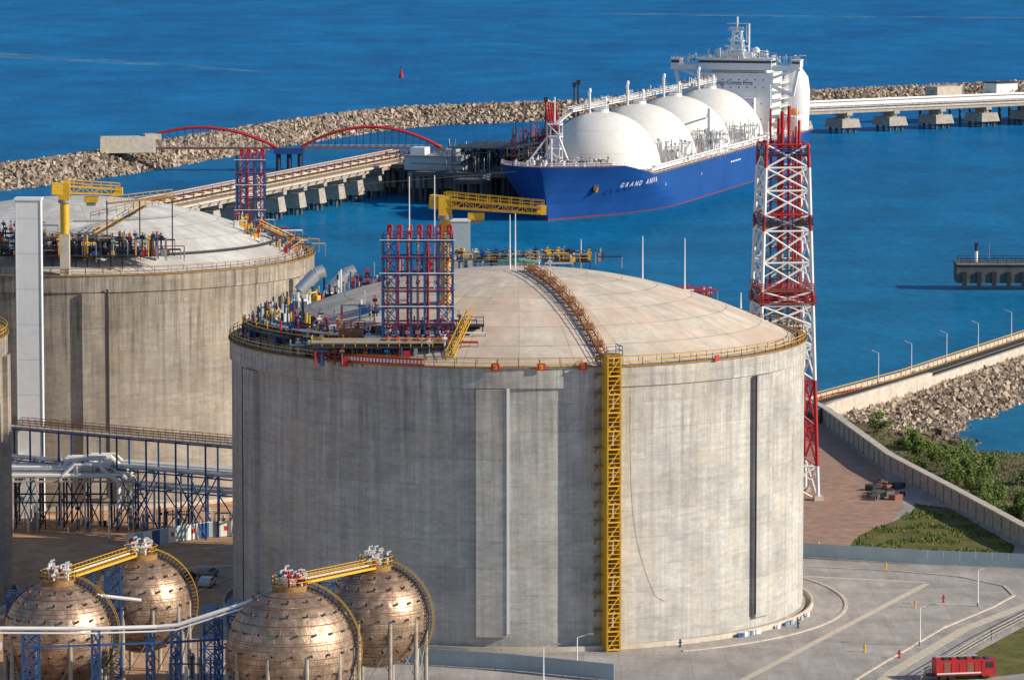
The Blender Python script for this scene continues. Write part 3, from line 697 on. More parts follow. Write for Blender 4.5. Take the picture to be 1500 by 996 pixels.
# ---------------------------------------------------------------- lattice tower
b=B(); H=62.; LT=(47.2,801)
def hw(z): return 5.5-(5.5-3.7)*min(1,z/H)
def bandc(z):
    for a,m in ((6,white),(21,red),(33,white),(37,red),(47.5,white),(50.,red),(58,white),(99,red)):
        if z<a: return m
lvls=[0,6,13,21,27,30.5,34,36.5,41.5,47,49.8,54,58,62]
for z0,z1 in zip(lvls[:-1],lvls[1:]):
    a,c=hw(z0),hw(z1); m=bandc((z0+z1)/2); q0=[(-a,-a),(a,-a),(a,a),(-a,a)];q1=[(-c,-c),(c,-c),(c,c),(-c,c)]
    for i in range(4):
        j=(i+1)%4; P0=(*q0[i],z0);P1=(*q1[i],z1);Q0=(*q0[j],z0);Q1=(*q1[j],z1)
        b.cyl(P0,P1,.34,m,8); b.cyl(P0,Q1,.2,white if z1>24 else m,6); b.cyl(Q0,P1,.2,white if z1>24 else m,6); b.cyl(P1,Q1,.18,m,6)
        mid=lambda A,C:((A[0]+C[0])/2,(A[1]+C[1])/2,(A[2]+C[2])/2)
        b.cyl(mid(P0,P1),mid(P1,Q1),.11,m,5); b.cyl(mid(Q0,Q1),mid(P1,Q1),.11,m,5)
for zz,e,m in ((34.5,.5,red),(36.6,.3,red),(48,.3,dblue),(60,.2,blue)):
    h=hw(zz)+e; b.box((0,0,zz),(2*h,2*h,.2),dark if m is not red else brownst); b.rail([(-h,-h,zz),(h,-h,zz),(h,h,zz),(-h,h,zz),(-h,-h,zz)],m,1.3,1.5,.11,(1.,.66,.33))
for x,y,r,t in ((-.9,-.6,.3,66.5),(.9,-.6,.3,68.5),(0,.9,.36,67.5),(-2.,1.2,.18,68),(2.,1.,.18,64),(2.6,-1.,.24,66),(1.9,-1.8,.2,65)):
    for i in range(14):
        z0=i*t/14;z1=(i+1)*t/14; b.cyl((x,y,z0),(x,y,z1),r,red if (z0>46 or i%2) else grey,8)
    b.cyl((x,y,t-3),(x,y,t-1.8),r*1.3,red,8)
for i in range(22): b.beam((-2.6,-2.4,i*2.8),(2.6,-2.4,i*2.8+2.8) if i%2 else (-2.6,-2.4,i*2.8+2.8),.12,blue if i%3 else red)
for x in (-2.6,2.6):
    for y in (-2.4,2.4): b.beam((x,y,0),(x,y,61),.24,dblue if x<0 else red)
for i in range(31):
    b.beam((-2.6,-2.4,i*2),(2.6,-2.4,i*2),.14,red if i%2 else dblue); b.beam((-2.6,2.4,i*2),(2.6,2.4,i*2),.14,dblue)
clutter(b,-3,3,-3,3,lambda x,y:34.6,30,55,[red,white,blue],2.); clutter(b,-3,3,-3,3,lambda x,y:60,20,56,[red,blue,red,dark],3.)
b.cyl((3.,3.,60),(3.,3.,68.5),.12,white,6); b.cyl((-3.3,-3.,60),(-3.3,-3,66),.1,white,6)
for sx_ in (-1,1):
    for sy_ in (-1,1): b.box((sx_*5.5,sy_*5.5,.4),(1.6,1.6,.8),conc_l)
b.obj("lattice_flare_tower",None,(LT[0],LT[1],0),R(8))
# ---------------------------------------------------------------- spherical tanks
def sphere_tank(x,y,z,r,la):
    e=empty("spherical_gas_tank",(x,y,0))
    b=B(); b.sph((0,0,0),r,spherem,40)
    b.obj("shell",e,(0,0,z),ang=60)
    b=B()
    for lat in (-50,-32,-14,4,22,40,56):
        k=max(8,int(22*math.cos(R(lat))))
        for i in range(k):
            a=2*math.pi*(i+.5*((lat//2)%2))/k; d=Vector((math.cos(a)*math.cos(R(lat)),math.sin(a)*math.cos(R(lat)),math.sin(R(lat))))
            p=Vector((0,0,z))+d*(r-.02); b.cyl(p,p+d*.35,.15,brownst,6); b.cyl(p+d*.35,p+d*.4,.2,dark,6)
    for lat in (-60,-42,-23,-5,13,31,48,64):
        rr=r*math.cos(R(lat)); b.rev([(rr+.01,z+r*math.sin(R(lat))-.05),(rr+.05,z+r*math.sin(R(lat))),(rr-.04,z+r*math.sin(R(lat))+.06)],(0,0,0),brownst,72)
    b.obj("cladding_studs",e)
    b=B()
    for i in range(10):
        a=2*math.pi*i/10; c,s=math.cos(a),math.sin(a); b.cyl((c*r*.98,s*r*.98,0),(c*r*.98,s*r*.98,z+.5),.28,conc,10)
        a2=2*math.pi*(i+1)/10; b.cyl((c*r*.98,s*r*.98,.6),(math.cos(a2)*r*.98,math.sin(a2)*r*.98,z-3),.07,grey,5)
    b.obj("legs",e)
    b=B(); 
    for la_ in la:
        az=R(la_); prev=None; u=Vector((math.cos(az),math.sin(az),0)); tt=Vector((-u.y,u.x,0))
        for i in range(29):
            f=R(80-i*4.); p=Vector((0,0,z))+u*((r+.3)*math.cos(f))+Vector((0,0,(r+.3)*math.sin(f))); nn=u*math.cos(f)+Vector((0,0,math.sin(f)))
            cur=[p-tt*.4,p+tt*.4,p-tt*.4+nn*.8,p+tt*.4+nn*.8]
            b.beam(cur[0],cur[1],.16,dark)
            b.beam(cur[0],cur[2],.06,rusty); b.beam(cur[1],cur[3],.06,rusty)
            if prev:
                for k in range(4): b.beam(prev[k],cur[k],.14 if k<2 else .07,dark if k<2 else yellow)
            prev=cur
    b.obj("meridian_stair",e)
    b=B(); rnd=random.Random(int(x*10)); zt=z+r
    b.cyl((0,0,zt-.6),(0,0,zt+.3),2.3,rusty,20); ring=[(2.3*math.sin(R(i*30)),2.3*math.cos(R(i*30)),zt+.3) for i in range(13)]; b.rail(ring,yellow,1.1,1,.07)
    b.cyl((0,0,zt),(0,0,zt+1.),.8,white,14); b.cyl((0,0,zt+1),(0,0,zt+1.15),1.,silver,14)
    for i in range(16):
        a=rnd.uniform(0,6.28); q=rnd.uniform(.6,1.9); xx,yy=q*math.cos(a),q*math.sin(a); hh=rnd.uniform(1,2.6)
        b.cyl((xx,yy,zt),(xx,yy,zt+hh),.14,rnd.choice([white,white,silver,red]),8); b.cyl((xx-.3,yy,zt+hh*.7),(xx+.35,yy,zt+hh*.7),.22,rnd.choice([white,white,blue,red]),8); b.cyl((xx,yy,zt+hh),(xx+.5,yy,zt+hh+.15),.13,white,8)
    b.obj("top_platform",e)
sphere_tank(-59.8,600,10.2,7.2,[-8])
sphere_tank(-50.9,625,10.2,6.7,[5])
sphere_tank(-28.8,590,9.9,8.3,[-5])
sphere_tank(-18.4,615,10.1,6.9,[-12])
def gangway(p,q,name="gangway"):
    b=B(); p=Vector(p);q=Vector(q);d=(q-p).normalized();n=Vector((-d.y,d.x,0)).normalized()
    b.beam(p,q,1.3,rusty,.12)
    for s in (-.7,.7):
        b.beam(p+n*s,q+n*s,.14,yellow,.3); b.rail([p+n*s,q+n*s],yellow,1.1,1.2,.07,(1.,.5))
    b.path([p+n*.3+Vector((0,0,.3)),q+n*.3+Vector((0,0,.3))],.14,white,8)
    b.obj(name)
gangway((-58.6,602.5,17.6),(-52,623,17.2)); gangway((-27.5,592,18.5),(-19,613.,17.1))
b=B()
def bl(x,y,z,w=1.6):
    for sx in (-w/2,w/2):
        for sy in (-w/2,w/2): b.beam((x+sx,y+sy,0),(x+sx,y+sy,z),.2,blue)
    k=int(z/1.7)
    for i in range(k):
        za=z*i/k;zb=z*(i+1)/k
        for sy in (-w/2,w/2): b.beam((x-w/2,y+sy,za),(x+w/2,y+sy,zb),.12,blue); b.beam((x-w/2,y+sy,zb),(x+w/2,y+sy,zb),.14,blue); b.beam((x+w/2,y+sy,za),(x-w/2,y+sy,zb),.12,blue)
        for sx in (-w/2,w/2): b.beam((x+sx,y-w/2,za),(x+sx,y+w/2,zb),.12,blue)
bl(-62.,586,12.8,2.); bl(-53.8,588,12.8,1.); bl(-46.9,590,12.8,1.); bl(-43.6,590,12.8,1.2); bl(-38.2,592,13.5,1.); bl(-57.5,612,16.5,2.4); bl(-54.,616,16.5,2.); bl(-36.5,604,14,2.4); bl(-40,606,13,2.); bl(-24.6,603,16.5,2.); bl(-66,606,15,2.2)
for off,z,r,m in ((0,13.2,.26,white),(.9,13.1,.2,silver),(-.6,12.7,.12,white)):
    b.path([(-70,586+off,z+.3),(-54,588+off,z-.1),(-46,589.5+off,z-.1),(-43.5,589.5+off,z+.1),(-32.5,590+off,z+3.6),(-30,590.5+off,z+5.2)],r,m,8)
b.path([(-70,604,11),(-60,612,14),(-50,614,12.5)],.25,white,8); b.path([(-44,590,13),(-38,606,12.5),(-22,606,12)],.25,silver,8)
b.box((-66.4,585,11.4),(1.6,.1,1.),white); 
b.beam((-44,590,11),(-38,592,11),.3,blue); b.beam((-62,586,11),(-44,590,11.),.25,blue)
clutter(b,-46,-33,596,612,lambda x,y:0,60,57,[blue,blue,grey,white,dblue],9.)
b.obj("pipe_bridge")
# ---------------------------------------------------------------- breakwater
bw=[(-520,1000),(-330,1380),(-230,1535),(-180,1618),(-150,1690),(-130,1753),(-97,1860),(-66,1940),(-44,1978),(-15,1996),(15,2014),(45,2040),(134,2104),(184,2146),(243,2190),(330,2235),(520,2300)]
def smooth(pts,it=2):
    for _ in range(it):
        o=[pts[0]]
        for p,q in zip(pts[:-1],pts[1:]): o+=[(p[0]*.75+q[0]*.25,p[1]*.75+q[1]*.25),(p[0]*.25+q[0]*.75,p[1]*.25+q[1]*.75)]
        o.append(pts[-1]); pts=o
    return pts
bws=smooth(bw); sec=[(21,-9),(4.5,.2),(3.5,.6),(-3.5,.6),(-4.5,.2),(-21,-9)]
b=B(); vs=[]
for i,p in enumerate(bws):
    q=bws[min(i+1,len(bws)-1)];o=bws[max(i-1,0)];dx,dy=q[0]-o[0],q[1]-o[1];L=math.hypot(dx,dy);nx_,ny_=dy/L,-dx/L
    for off,z in sec: vs.append((p[0]+nx_*off,p[1]+ny_*off,z))
k=len(sec); b.add(vs,[(i*k+j,(i+1)*k+j,(i+1)*k+j+1,i*k+j+1) for i in range(len(bws)-1) for j in range(k-1)],rockd)
b.obj("breakwater")
items=[];rnd=random.Random(8)
for x,y,dx,dy in along(bws,1.4):
    if y<1400: continue
    for s,lim in ((1,17.),(-1,8)):
        o=.4
        while o<lim:
            z=.6-max(0,o-3.8)*.54; items.append((x+dy*s*o+rnd.uniform(-.7,.7),y-dx*s*o+rnd.uniform(-.7,.7),z+rnd.uniform(-.25,.5),rnd.uniform(.9,2.3))); o+=1.4
rockpile("breakwater_armour_rocks",items,rockm)
b=B(); b.box((-141,1688,4.),(20,6,6),conc_l,R(12)); b.box((-132,1690,6.8),(6,5,2),conc_l,R(12)); b.box((-141,1684.8,3.9),(19.6,.5,5.6),stripe,R(12)); b.obj("concrete_caisson")
# ---------------------------------------------------------------- arch bridges
def arch(x0,x1,y,zd,rise):
    b=B(); n=20
    for yy in (y-2.,y+2.):
        P=[(x0+(x1-x0)*i/n,yy,zd+rise*4*(i/n)*(1-i/n)) for i in range(n+1)]
        b.path(P,.42,red,8)
        for i in range(1,n): b.beam((P[i][0],yy,zd),P[i],.12,dark)
        b.beam((x0,yy,zd),(x1,yy,zd),.45,brownst,.7)
    for i in range(4,n-3,3): b.beam((P[i][0],y-2,P[i][2]),(P[i][0],y+2,P[i][2]),.3,red)
    b.beam((x0,y,zd-.1),(x1,y,zd-.1),3.6,conc_d,.3); b.rail([(x0,y-1.8,zd),(x1,y-1.8,zd)],white,1.1,2.5,.1)
    b.obj("arch_bridge")
arch(-143,-86,1692,2.4,7.6); arch(-78,-26,1695,2.4,7.6)
b=B(); b.box((-82,1694,1.4),(11,9,2.2),blue)
for x in (-86,-82,-78):
    for y in (1691,1697): b.cyl((x,y,-9),(x,y,.6),.8,dblue,10)
b.obj("bridge_pier")
b=B(); b.box((-22,1695,1.),(12,9,2.4),conc_d)
for x in (-27,-22,-17):
    for y in (1691,1699): b.cyl((x,y,-9),(x,y,.6),.8,conc_d,10)
b.obj("mooring_dolphin")
# ---------------------------------------------------------------- trestles
def trestle(name,p0,p1,zd,w,pipes,ps,capm,frames=None,cap=(7,10,5.)):
    b=B(); p0=Vector((*p0,0));p1=Vector((*p1,0));d=p1-p0;L=d.length;d.normalize();n=Vector((d.y,-d.x,0));a=math.atan2(d.y,d.x)
    up=lambda z:Vector((0,0,z))
    b.beam(p0+up(zd-.5),p1+up(zd-.5),w,conc_l,.7)
    for s in (-1,1):
        b.beam(p0+n*s*w*.42+up(zd-1.5),p1+n*s*w*.42+up(zd-1.5),.6,conc,1.3); b.rail([p0+n*s*w*.5+up(zd),p1+n*s*w*.5+up(zd)],rusty if frames else white,1.2,4,.14)
    k=max(1,int(L/ps))
    for i in range(k+1):
        c=p0+d*(L*i/k); b.box(c+up(-3.6+cap[2]/2),cap,capm,a,.86); b.box(c+up(zd-2.6+.05),(3.,w*.95,1.4),capm,a)
        b.box(c+up((-3.6+cap[2]+zd-3.3)/2),(2.4,w*.6,max(.3,zd-3.3-(-3.6+cap[2]))),capm,a)
        for sx in (-1,1):
            for sy in (-1,0,1): q=c+d*sx*cap[0]*.33+n*sy*cap[1]*.33; b.cyl(q+up(-9),q+up(-3.6),.6,conc_d,8)
    for off,zz,r,m in pipes: b.cyl(p0+n*off+up(zd+zz),p1+n*off+up(zd+zz),r,m,8)
    if frames:
        kk=int(L/frames)
        for i in range(kk+1):
            c=p0+d*(L*i/kk)
            for s in (-.9,.1): b.beam(c+n*s*w*.45+up(zd),c+n*s*w*.45+up(zd+2.8),.3,brownst)
            b.beam(c-n*w*.42+up(zd+1.5),c+n*.1*w+up(zd+1.5),.3,brownst)
            b.beam(c+n*w*.47+up(zd-1.8),c+n*w*.47+d*frames*.5+up(zd-.2),.25,brownst)
    return b.obj(name)
pinkpipe=M("pipe_weathered_pink",(.66,.46,.36),.6,var=.15,scale=.3)
trestle("jetty_trestle",(-250,925),(-38,1602),5.2,12,[(-4.8,1.,.5,pinkpipe),(-3.6,1.,.5,silver),(-2.4,1.,.4,brownst),(-1.3,1.,.5,pinkpipe),(-.2,1.,.35,conc_l),(-4.,2.3,.4,stripe),(-2.6,2.3,.4,brownst),(-1.2,2.3,.3,silver),(4.,.5,.4,conc_l)],19,conc,8.,(6.5,10,4.8))
trestle("jetty_trestle",(96,1886),(345,2060),4.6,10,[(3.8,1.6,.8,white),(2.4,1.6,.6,white),(1.,1.6,.5,silver),(-1,1.,.4,silver),(-3,2.6,.5,white)],24,conc,None,(10,12,3.6))
b=B()
def platform(cx,cy,w,l,rz,z,m=conc_d):
    b.box((cx,cy,z-.7),(w,l,1.4),m,rz)
    nx=max(2,int(w/6));ny=max(2,int(l/6))
    for i in range(nx+1):
        for j in range(ny+1):
            X=-w*.45+w*.9*i/nx;Y=-l*.45+l*.9*j/ny
            b.cyl((cx+X*math.cos(rz)-Y*math.sin(rz),cy+X*math.sin(rz)+Y*math.cos(rz),-9),(cx+X*math.cos(rz)-Y*math.sin(rz),cy+X*math.sin(rz)+Y*math.cos(rz),z-1),.55,conc_d,8)
rz=R(-16)
platform(-9,1563,32,62,rz,4.6); platform(9,1606,20,50,rz,4.8); platform(-33,1590,26,40,rz,4.8)
cl=[dblue,dark,dark,grey,brownst,blue,dblue]
clutter(b,-22,8,1535,1600,lambda x,y:4.6,300,61,cl+[white],8.); clutter(b,0,18,1585,1628,lambda x,y:4.6,180,62,cl+[red,red],13.); clutter(b,-44,-22,1575,1605,lambda x,y:4.6,90,63,cl+[white,red],4.)
for k in range(7):
    x=-20+k*4.2;y=1540+k*2
    for z in (8,11.5): b.beam((x,y,z),(x+3,y+38,z),.4,dblue); b.beam((-20,1540+z,z),(7,1552+z,z),.4,dark)
    for q in (0,12,25,38): b.beam((x+q*.08,y+q,4),(x+q*.08,y+q,12),.4,dblue)
for z in (6.5,9,11.5): b.box((-6,1567,z),(22,34,.3),dark,rz); 
b.rail([(-19,1552,11.7),(2,1546,11.7)],grey,1.2,2,.14)
b.obj("loading_platform")
b=B(); b.box((-25,1552,6.7),(20,12,4.4),palegrey,rz); b.box((-25,1552,9.2),(21,13,.5),grey,rz); b.box((-31,1553,10.6),(5,6,2.6),white,rz); b.box((-20,1550,10.4),(4,5,2.),palegrey,rz)
for i in range(5): c=Vector((-32.5+i*3.8,1548.3-i*1.08,7)); b.box(c,(1.6,.4,1.4),glass,rz)
b.rail([(-34,1548,9.5),(-16,1543,9.5)],white,1.2,2,.12)
b.box((-25,1552,1.2),(18,11,5.5),grey,rz)
for x,y in ((-33,1549),(-17,1545),(-31,1559),(-16,1554),(-25,1547)): b.cyl((x,y,-9),(x,y,4.6),.8,conc_d,8)
b.obj("jetty_control_building")
def larm(x,y,h):
    b=B(); b.cyl((0,0,4.6),(0,0,h*.62),.45,red,10); b.cyl((0,0,h*.6),(-.5,-1,h),.32,red,8); b.cyl((-.5,-1,h),(1.2,.5,h*.45),.25,red,8); b.cyl((.6,.3,h*.6),(-2.2,0,h*.5),.25,red,8); b.box((-2.4,0,h*.5),(1.2,1.4,1.8),red)
    b.cyl((-.5,-1.,h-.1),(-.5,-1,h+.2),.8,red,12); b.box((0,0,5.4),(2.,2.,1.6),dark); b.rail([(-1,-1,8),(1,-1,8),(1,1,8)],yellow,1.,1.,.1); b.obj("loading_arm",None,(x,y,0),rz)
for i in range(5): larm(12.4+i*.9,1590+i*4.5,24.8-i*.3)
larm(0.5,1560,14)
b=B()
for x,y,h in ((21.5,1590,31),(23,1597,31.5),(12,1625,24)):
    b.cyl((x,y,4),(x,y,h),.5,dark,8,.3); b.box((x,y,h),(1.4,1.4,1.6),dark)
b.obj("berthing_gangway_tower")
b=B(); b.path([(-9,1530,6),(8,1475,11)],.12,dark,5); b.path([(-34,1545,7),(6,1470,10.8)],.12,dark,5); b.path([(-100,1390,7),(6,1468,10)],.08,dark,5); b.obj("mooring_lines")
b=B(); platform(0,0,10,10,0,4.2)
b.rail([(-5,-5,4.3),(5,-5,4.3),(5,5,4.3)],grey,1.2,2,.14); b.obj("mooring_dolphin",None,(-13,1512,0),rz)
b=B(); platform(200,1990,50,22,R(35),5.2,conc); platform(250,2010,60,26,R(30),5.2,conc)
b.box((186,1985,7.6),(14,8,4.4),conc_l,R(35)); b.box((212,1998,8),(12,8,5),white,R(35)); b.box((232,1999,7.4),(18,9,4),stripe,R(30)); b.box((212,1998,10.8),(13,9,.5),dark,R(35))
for i in range(5): b.box((180.5+i*2.6,1978+i*1.8,7.6),(1.2,.3,1.2),glass,R(35))
clutter(b,180,270,1975,2015,lambda x,y:5,110,66,[white,grey,dark,conc,dblue],4.); b.obj("jetty_head")
b=B(); b.box((18,5,-1.6),(38,9,5),conc_d); b.box((18,5,1.1),(38.6,9.6,.5),conc_d); b.box((18,.15,1.1),(38.2,.2,.3),conc)
for i in range(10): b.box((1+i*4,.3,-3),(1.2,.5,4),dark)
b.rail([(0,.5,1.3),(37,.5,1.3)],dark,1.2,2.4,.14); b.rail([(0,9.5,1.3),(37,9.5,1.3)],dark,1.2,2.4,.14)
b.cyl((4.5,4,1.3),(4.5,4,4.3),.45,white,10); b.cyl((4.5,4,4.3),(4.5,4,5.6),.46,dark,10); b.box((4.5,4,6.1),(1.,1.,.9),dark); b.cyl((8,4,1.3),(8,4,6.5),.08,grey,6); b.box((20,5,2),(2,2,1.4),grey)
b.obj("harbour_pier",None,(121,1237,0))
b=B(); b.cyl((0,0,-.6),(0,0,1.),1.3,red,16); b.cyl((0,0,1),(0,0,4.),.8,red,12,.35)
for i in range(4): a=i*1.57; b.beam((math.cos(a)*1.1,math.sin(a)*1.1,1),(math.cos(a)*.3,math.sin(a)*.3,5),.16,red)
b.sph((0,0,5.2),.45,dark,8); b.cyl((0,0,4),(0,0,6.),.1,dark,6); b.obj("navigation_buoy",None,(-57,2370,-6))
# ---------------------------------------------------------------- ship
ship=empty("lng_carrier_ship",(11.5,1467,0),R(-16)); LS=292.
def deckz(s): return 6.4+ (4.4*min(1,max(0,(40-s)/22)) )+ .8*max(0,(10-s)/18)
def hb(s,f):
    s0=-9*f**1.3; Lz=78-32*f; x=(s-s0)/Lz
    if x<=0: return 0.02
    bb=24.5*math.sin(min(1,x)*math.pi/2)**(.95-.2*f)
    if s>255: bb*=1-(.3-.22*f)*((s-255)/38)**2
    return bb
b=B(); ss=[-9+i*.9 for i in range(40)]+[27+i*3 for i in range(1,90)]; ss=[s for s in ss if s<=LS]+[LS]
lev=[-.45,0,.03,.3,.5,.7,.85,1.]; K=len(lev)
for side in (1,-1):
    vs=[]
    for s in ss:
        dzv=deckz(s)
        for f in lev:
            ff=max(0,f); z=-6+(dzv+6)*f; s0=-9*ff**1.3; sx=max(s,s0)
            vs.append((side*hb(sx,ff),sx,z))
    for j,mm in enumerate([boot,boot,hull,hull,hull,hull,hull]):
        fs=[]
        for i in range(len(ss)-1):
            q=(i*K+j,(i+1)*K+j,(i+1)*K+j+1,i*K+j+1); fs.append(q if side>0 else q[::-1])
        b.add(vs,fs,mm)
vs=[];n=len(ss)
for s in ss: vs+= [(hb(s,1),max(s,-9),deckz(s)-.02),(-hb(s,1),max(s,-9),deckz(s)-.02)]
b.add(vs,[(2*i,2*i+1,2*i+3,2*i+2) for i in range(n-1)],deckm)
b.add([(hb(LS,max(0,f))*s,LS,-6+(12.4)*f) for s in (1,-1) for f in lev],[(j,j+1,K+j+1,K+j) for j in range(K-1)],hull)
b.obj("hull",ship,ang=30)
b=B()
edge=[(hb(s,1)-.15,max(s,-9),deckz(s)) for s in ss[::2]]; b.rail(edge,white,1.3,2.4,.12,(1.,.5)); edge2=[(-x,y,z) for x,y,z in edge]; b.rail(edge2,white,1.3,2.4,.12)
for x in (-7,-3,3,7): b.cyl((x,8,11),(x,8,12.6),.5,white,8); b.box((x,15,11.6),(2.4,1.6,1.3),grey)
b.cyl((0,4,11),(0,4,20),.3,white,8); b.box((0,4,18),(2.4,.2,.2),white); clutter(b,-14,14,2,34,lambda x,y:10.8,110,71,[white,white,grey,dark],2.)
b.beam((-16,20,10.9),(16,20,10.9),.3,white,.6)
p=hb(12,.62); b.box((p+.1,12,3.8),(.6,2.4,2.6),dark,R(-30)); b.cyl((p+.5,10.6,2.4),(p+.5,13.6,4.6),.35,rusty,6)
for sx in (-1,1):
    x=sx*21.8
    for zz,r in ((7.6,.35),(8.6,.3),(7.2,.5)): b.cyl((x+sx*(zz-7.6),48,zz),(x+sx*(zz-7.6),250,zz),r,white,8)
    for s in range(50,250,6): b.beam((x,s,6.4),(x,s,9),.3,white)
clutter(b,16,23.5,86,245,lambda x,y:6.3,230,72,[white,white,white,grey,silver],4.); clutter(b,-23.5,-17,60,240,lambda x,y:6.3,150,73,[white,white,grey],5.)
for s in (92,142,194):
    b.box((15,s,8.6),(10,4,4.2),white); b.box((-15,s,9.5),(12,5,6),white); b.box((0,s,11),(20,4,.6),white)
    for x in (8,10,12,14,16,18,21): b.cyl((x,s-2,6.4),(x,s-2,13+(x*7)%4),.22,white,8); b.cyl((x-.8,s-2.1,11+(x*3)%3),(x+.8,s-2.1,11+(x*3)%3),.3,white,8)
    b.rail([(8,s-2.4,10.9),(22,s-2.4,10.9)],white,1.2,1.5,.12)
    for k in range(4): b.beam((21+.4*k,s-5+3*k,6.4+k*1.8),(21+.4*k,s-2+3*k,8.2+k*1.8),.8,white,.25)
    clutter(b,6,22,s-4,s+4,lambda x,y:10.5,50,int(s),[white,white,grey,silver],5)
b.box((18,150,8.6),(8,12,4.4),white); clutter(b,12,23,136,162,lambda x,y:10,70,79,[white,grey,silver],6.)
b.beam((17,148,10),(17,148,22),.9,white); b.beam((17,148,21),(12,163,17),.5,white)
b.obj("deck_fittings",ship)
b=B(); dc=(67,117,168,220)
for s in dc:
    prof=[(20.1,6.0),(20.1,7.4),(19.9,7.7)]+[(19.7*math.cos(R(a)),5.6+19.6*math.sin(R(a))) for a in range(8,88,4)]+[(.01,25.2)]
    b.rev(prof,(0,s,0),wdome,72)
    b.rev([(20.4,6),(20.4,7),(20.1,7.1)],(0,s,0),grey,72)
b.obj("tank_domes",ship,ang=40)
b=B()
for s in dc:
    b.cyl((0,s,25),(0,s,26.),2.3,white,16); b.rail([(2.3*math.sin(R(i*45)),s+2.3*math.cos(R(i*45)),26.) for i in range(9)],white,1.1,2,.12)
    for x,yy,h in ((-3.4,-3,32),(-5,2,30.5),(1.,1,29.)): b.cyl((x,s+yy,24),(x,s+yy,h),.32,white,8); b.cyl((x,s+yy,h-.2),(x,s+yy,h+1.),.6,white,8,.4)
    for k in range(10):
        a0=R(25+k*6.5);a1=R(25+(k+1)*6.5); b.beam((-20.1*math.cos(a0),s,5.6+19.9*math.sin(a0)),(-20.1*math.cos(a1),s,5.6+19.9*math.sin(a1)),.8,grey,.2)
    # faint weld seams on the covers
    for lat in (20,45):
        rr=19.72*math.cos(R(lat)); zz=5.6+19.62*math.sin(R(lat)); b.rev([(rr+.02,zz-.08),(rr+.05,zz),(rr-.03,zz+.08)],(0,s,0),wdome,72)
b.beam((-7,52,25.8),(-7,255,25.8),2.2,white,.3); b.rail([(-5.9,52,26),(-5.9,255,26)],white,1.2,2.4,.12); b.rail([(-8.1,52,26),(-8.1,255,26)],white,1.2,2.4,.12)
for x in (-6.2,-7,-7.8): b.cyl((x,52,26.5),(x,255,26.5),.26,white if x!=-7 else brownst,8)
for s in (92,142,194,247): 
    for x in (-8,-6): b.beam((x,s,6),(x,s,25.8),.4,white)
    b.beam((-8,s,12),(-6,s,20),.2,white)
clutter(b,-9,-5,60,250,lambda x,y:26,110,81,[white,grey,white,brownst],3.2)
for x in (-12,-8):
    for s in (42,46): b.beam((x,s,6.5),(x,s,22),.35,white)
for z in (10,14,18,22): b.box((-10,44,z),(4.6,4.6,.3),white); b.rail([(-12.2,41.8,z),(-7.8,41.8,z),(-7.8,46,z)],white,1.1,1.2,.12)
for k in range(4): b.beam((-12+4*(k%2),42,6.5+4*k),(-8-4*(k%2),42,10.5+4*k),.8,white,.3)
b.beam((-10,45,22),(-7,53,25.8),1.6,white,.3); b.beam((-20,40,7),(-12,42,18),.5,white); b.beam((-3,40,7),(-8,42,18),.5,white)
b.cyl((-10,44,22),(-10,44,31),.25,white,8)
b.obj("catwalk_and_vents",ship)
b=B()
b.box((0,270,17.5),(27,20,22.4),white); b.box((0,271,30),(21,13,3),white); b.box((-2,258.5,13),(20,4,13.4),white)
for k in (1,3,5,6):
    z=8.6+k*2.9
    for i in range(8):
        x=-11+i*3.1; b.box((x,259.96 if z>20 else 256.46,z+.3),(.45,.1,.5),glass)
    for i in range(6): b.box((13.54,262+i*3,z+.3),(.12,.5,.5),glass)
for k in range(7): b.box((0,270,10.3+k*2.9),(27.3,20.3,.14),white)
for k in range(1,7):
    z=7.4+k*2.9; b.box((15,270,z),(3.2,16,.25),white); b.rail([(16.4,262,z),(16.4,278,z)],white,1.1,2,.12)
b.rail([(-13,259.8,28.8),(13,259.8,28.8)],white,1.1,2,.12)
b.box((0,263,32.),(28,8,3.6),white); b.box((0,258.9,32.9),(27.6,.16,.9),glass); b.box((14.05,263,32.9),(.14,7.4,.9),glass)
b.box((0,262,30.2),(49.5,5.,.6),white)
for sx in (-1,1):
    b.box((sx*19.5,262,31.0),(10,4.6,1.2),white); b.box((sx*23,262,32.4),(3.6,4.8,2.4),white); b.box((sx*23,259.55,32.8),(3.,.12,.9),glass); b.box((sx*23,262,33.8),(4.,5.2,.3),white)
    b.rail([(sx*15,260,31.6),(sx*21,260,31.6)],white,1.1,1.2,.12)
    b.beam((sx*23.4,262,30),(sx*21.5,262,20.5),1.1,white,1.6); b.beam((sx*21.5,262,20.5),(sx*13.4,262,24),.9,white,1.2); b.beam((sx*14,262,27),(sx*22,262,29.9),.7,white,1.)
    b.rail([(sx*14,260,28.6),(sx*20,260,28.6)],white,1.1,1.2,.12)
b.box((0,263,34.),(29,8.6,.4),white); b.box((0,264,35.2),(12,5,2.2),white); b.rail([(-14,259,34.2),(14,259,34.2),(14,267,34.2)],white,1.1,1.5,.12); b.rail([(-24.5,260,34.0),(-15,260,34.)],white,1.1,1.5,.12); b.rail([(15,260,34.0),(24.5,260,34.)],white,1.1,1.5,.12)
clutter(b,-13,13,259,267,lambda x,y:34.1,60,91,[white,white,grey],4.); clutter(b,-24,-15,260,264,lambda x,y:33.,14,92,[white,grey],3.); clutter(b,15,24,260,264,lambda x,y:33.,14,93,[white,grey],3.)
for x in (-2.6,2.6):
    for y in (261,265): b.beam((x,y,34),(x*.5,263+(y-263)*.5,44),.6,white)
for z in (37,40.5,44): b.box((0,263,z),(6.8-(z-34)*.3,5-(z-34)*.2,.5),white); b.rail([(-3,260.8,z+.2),(3,260.8,z+.2)],white,1.,1.,.14)
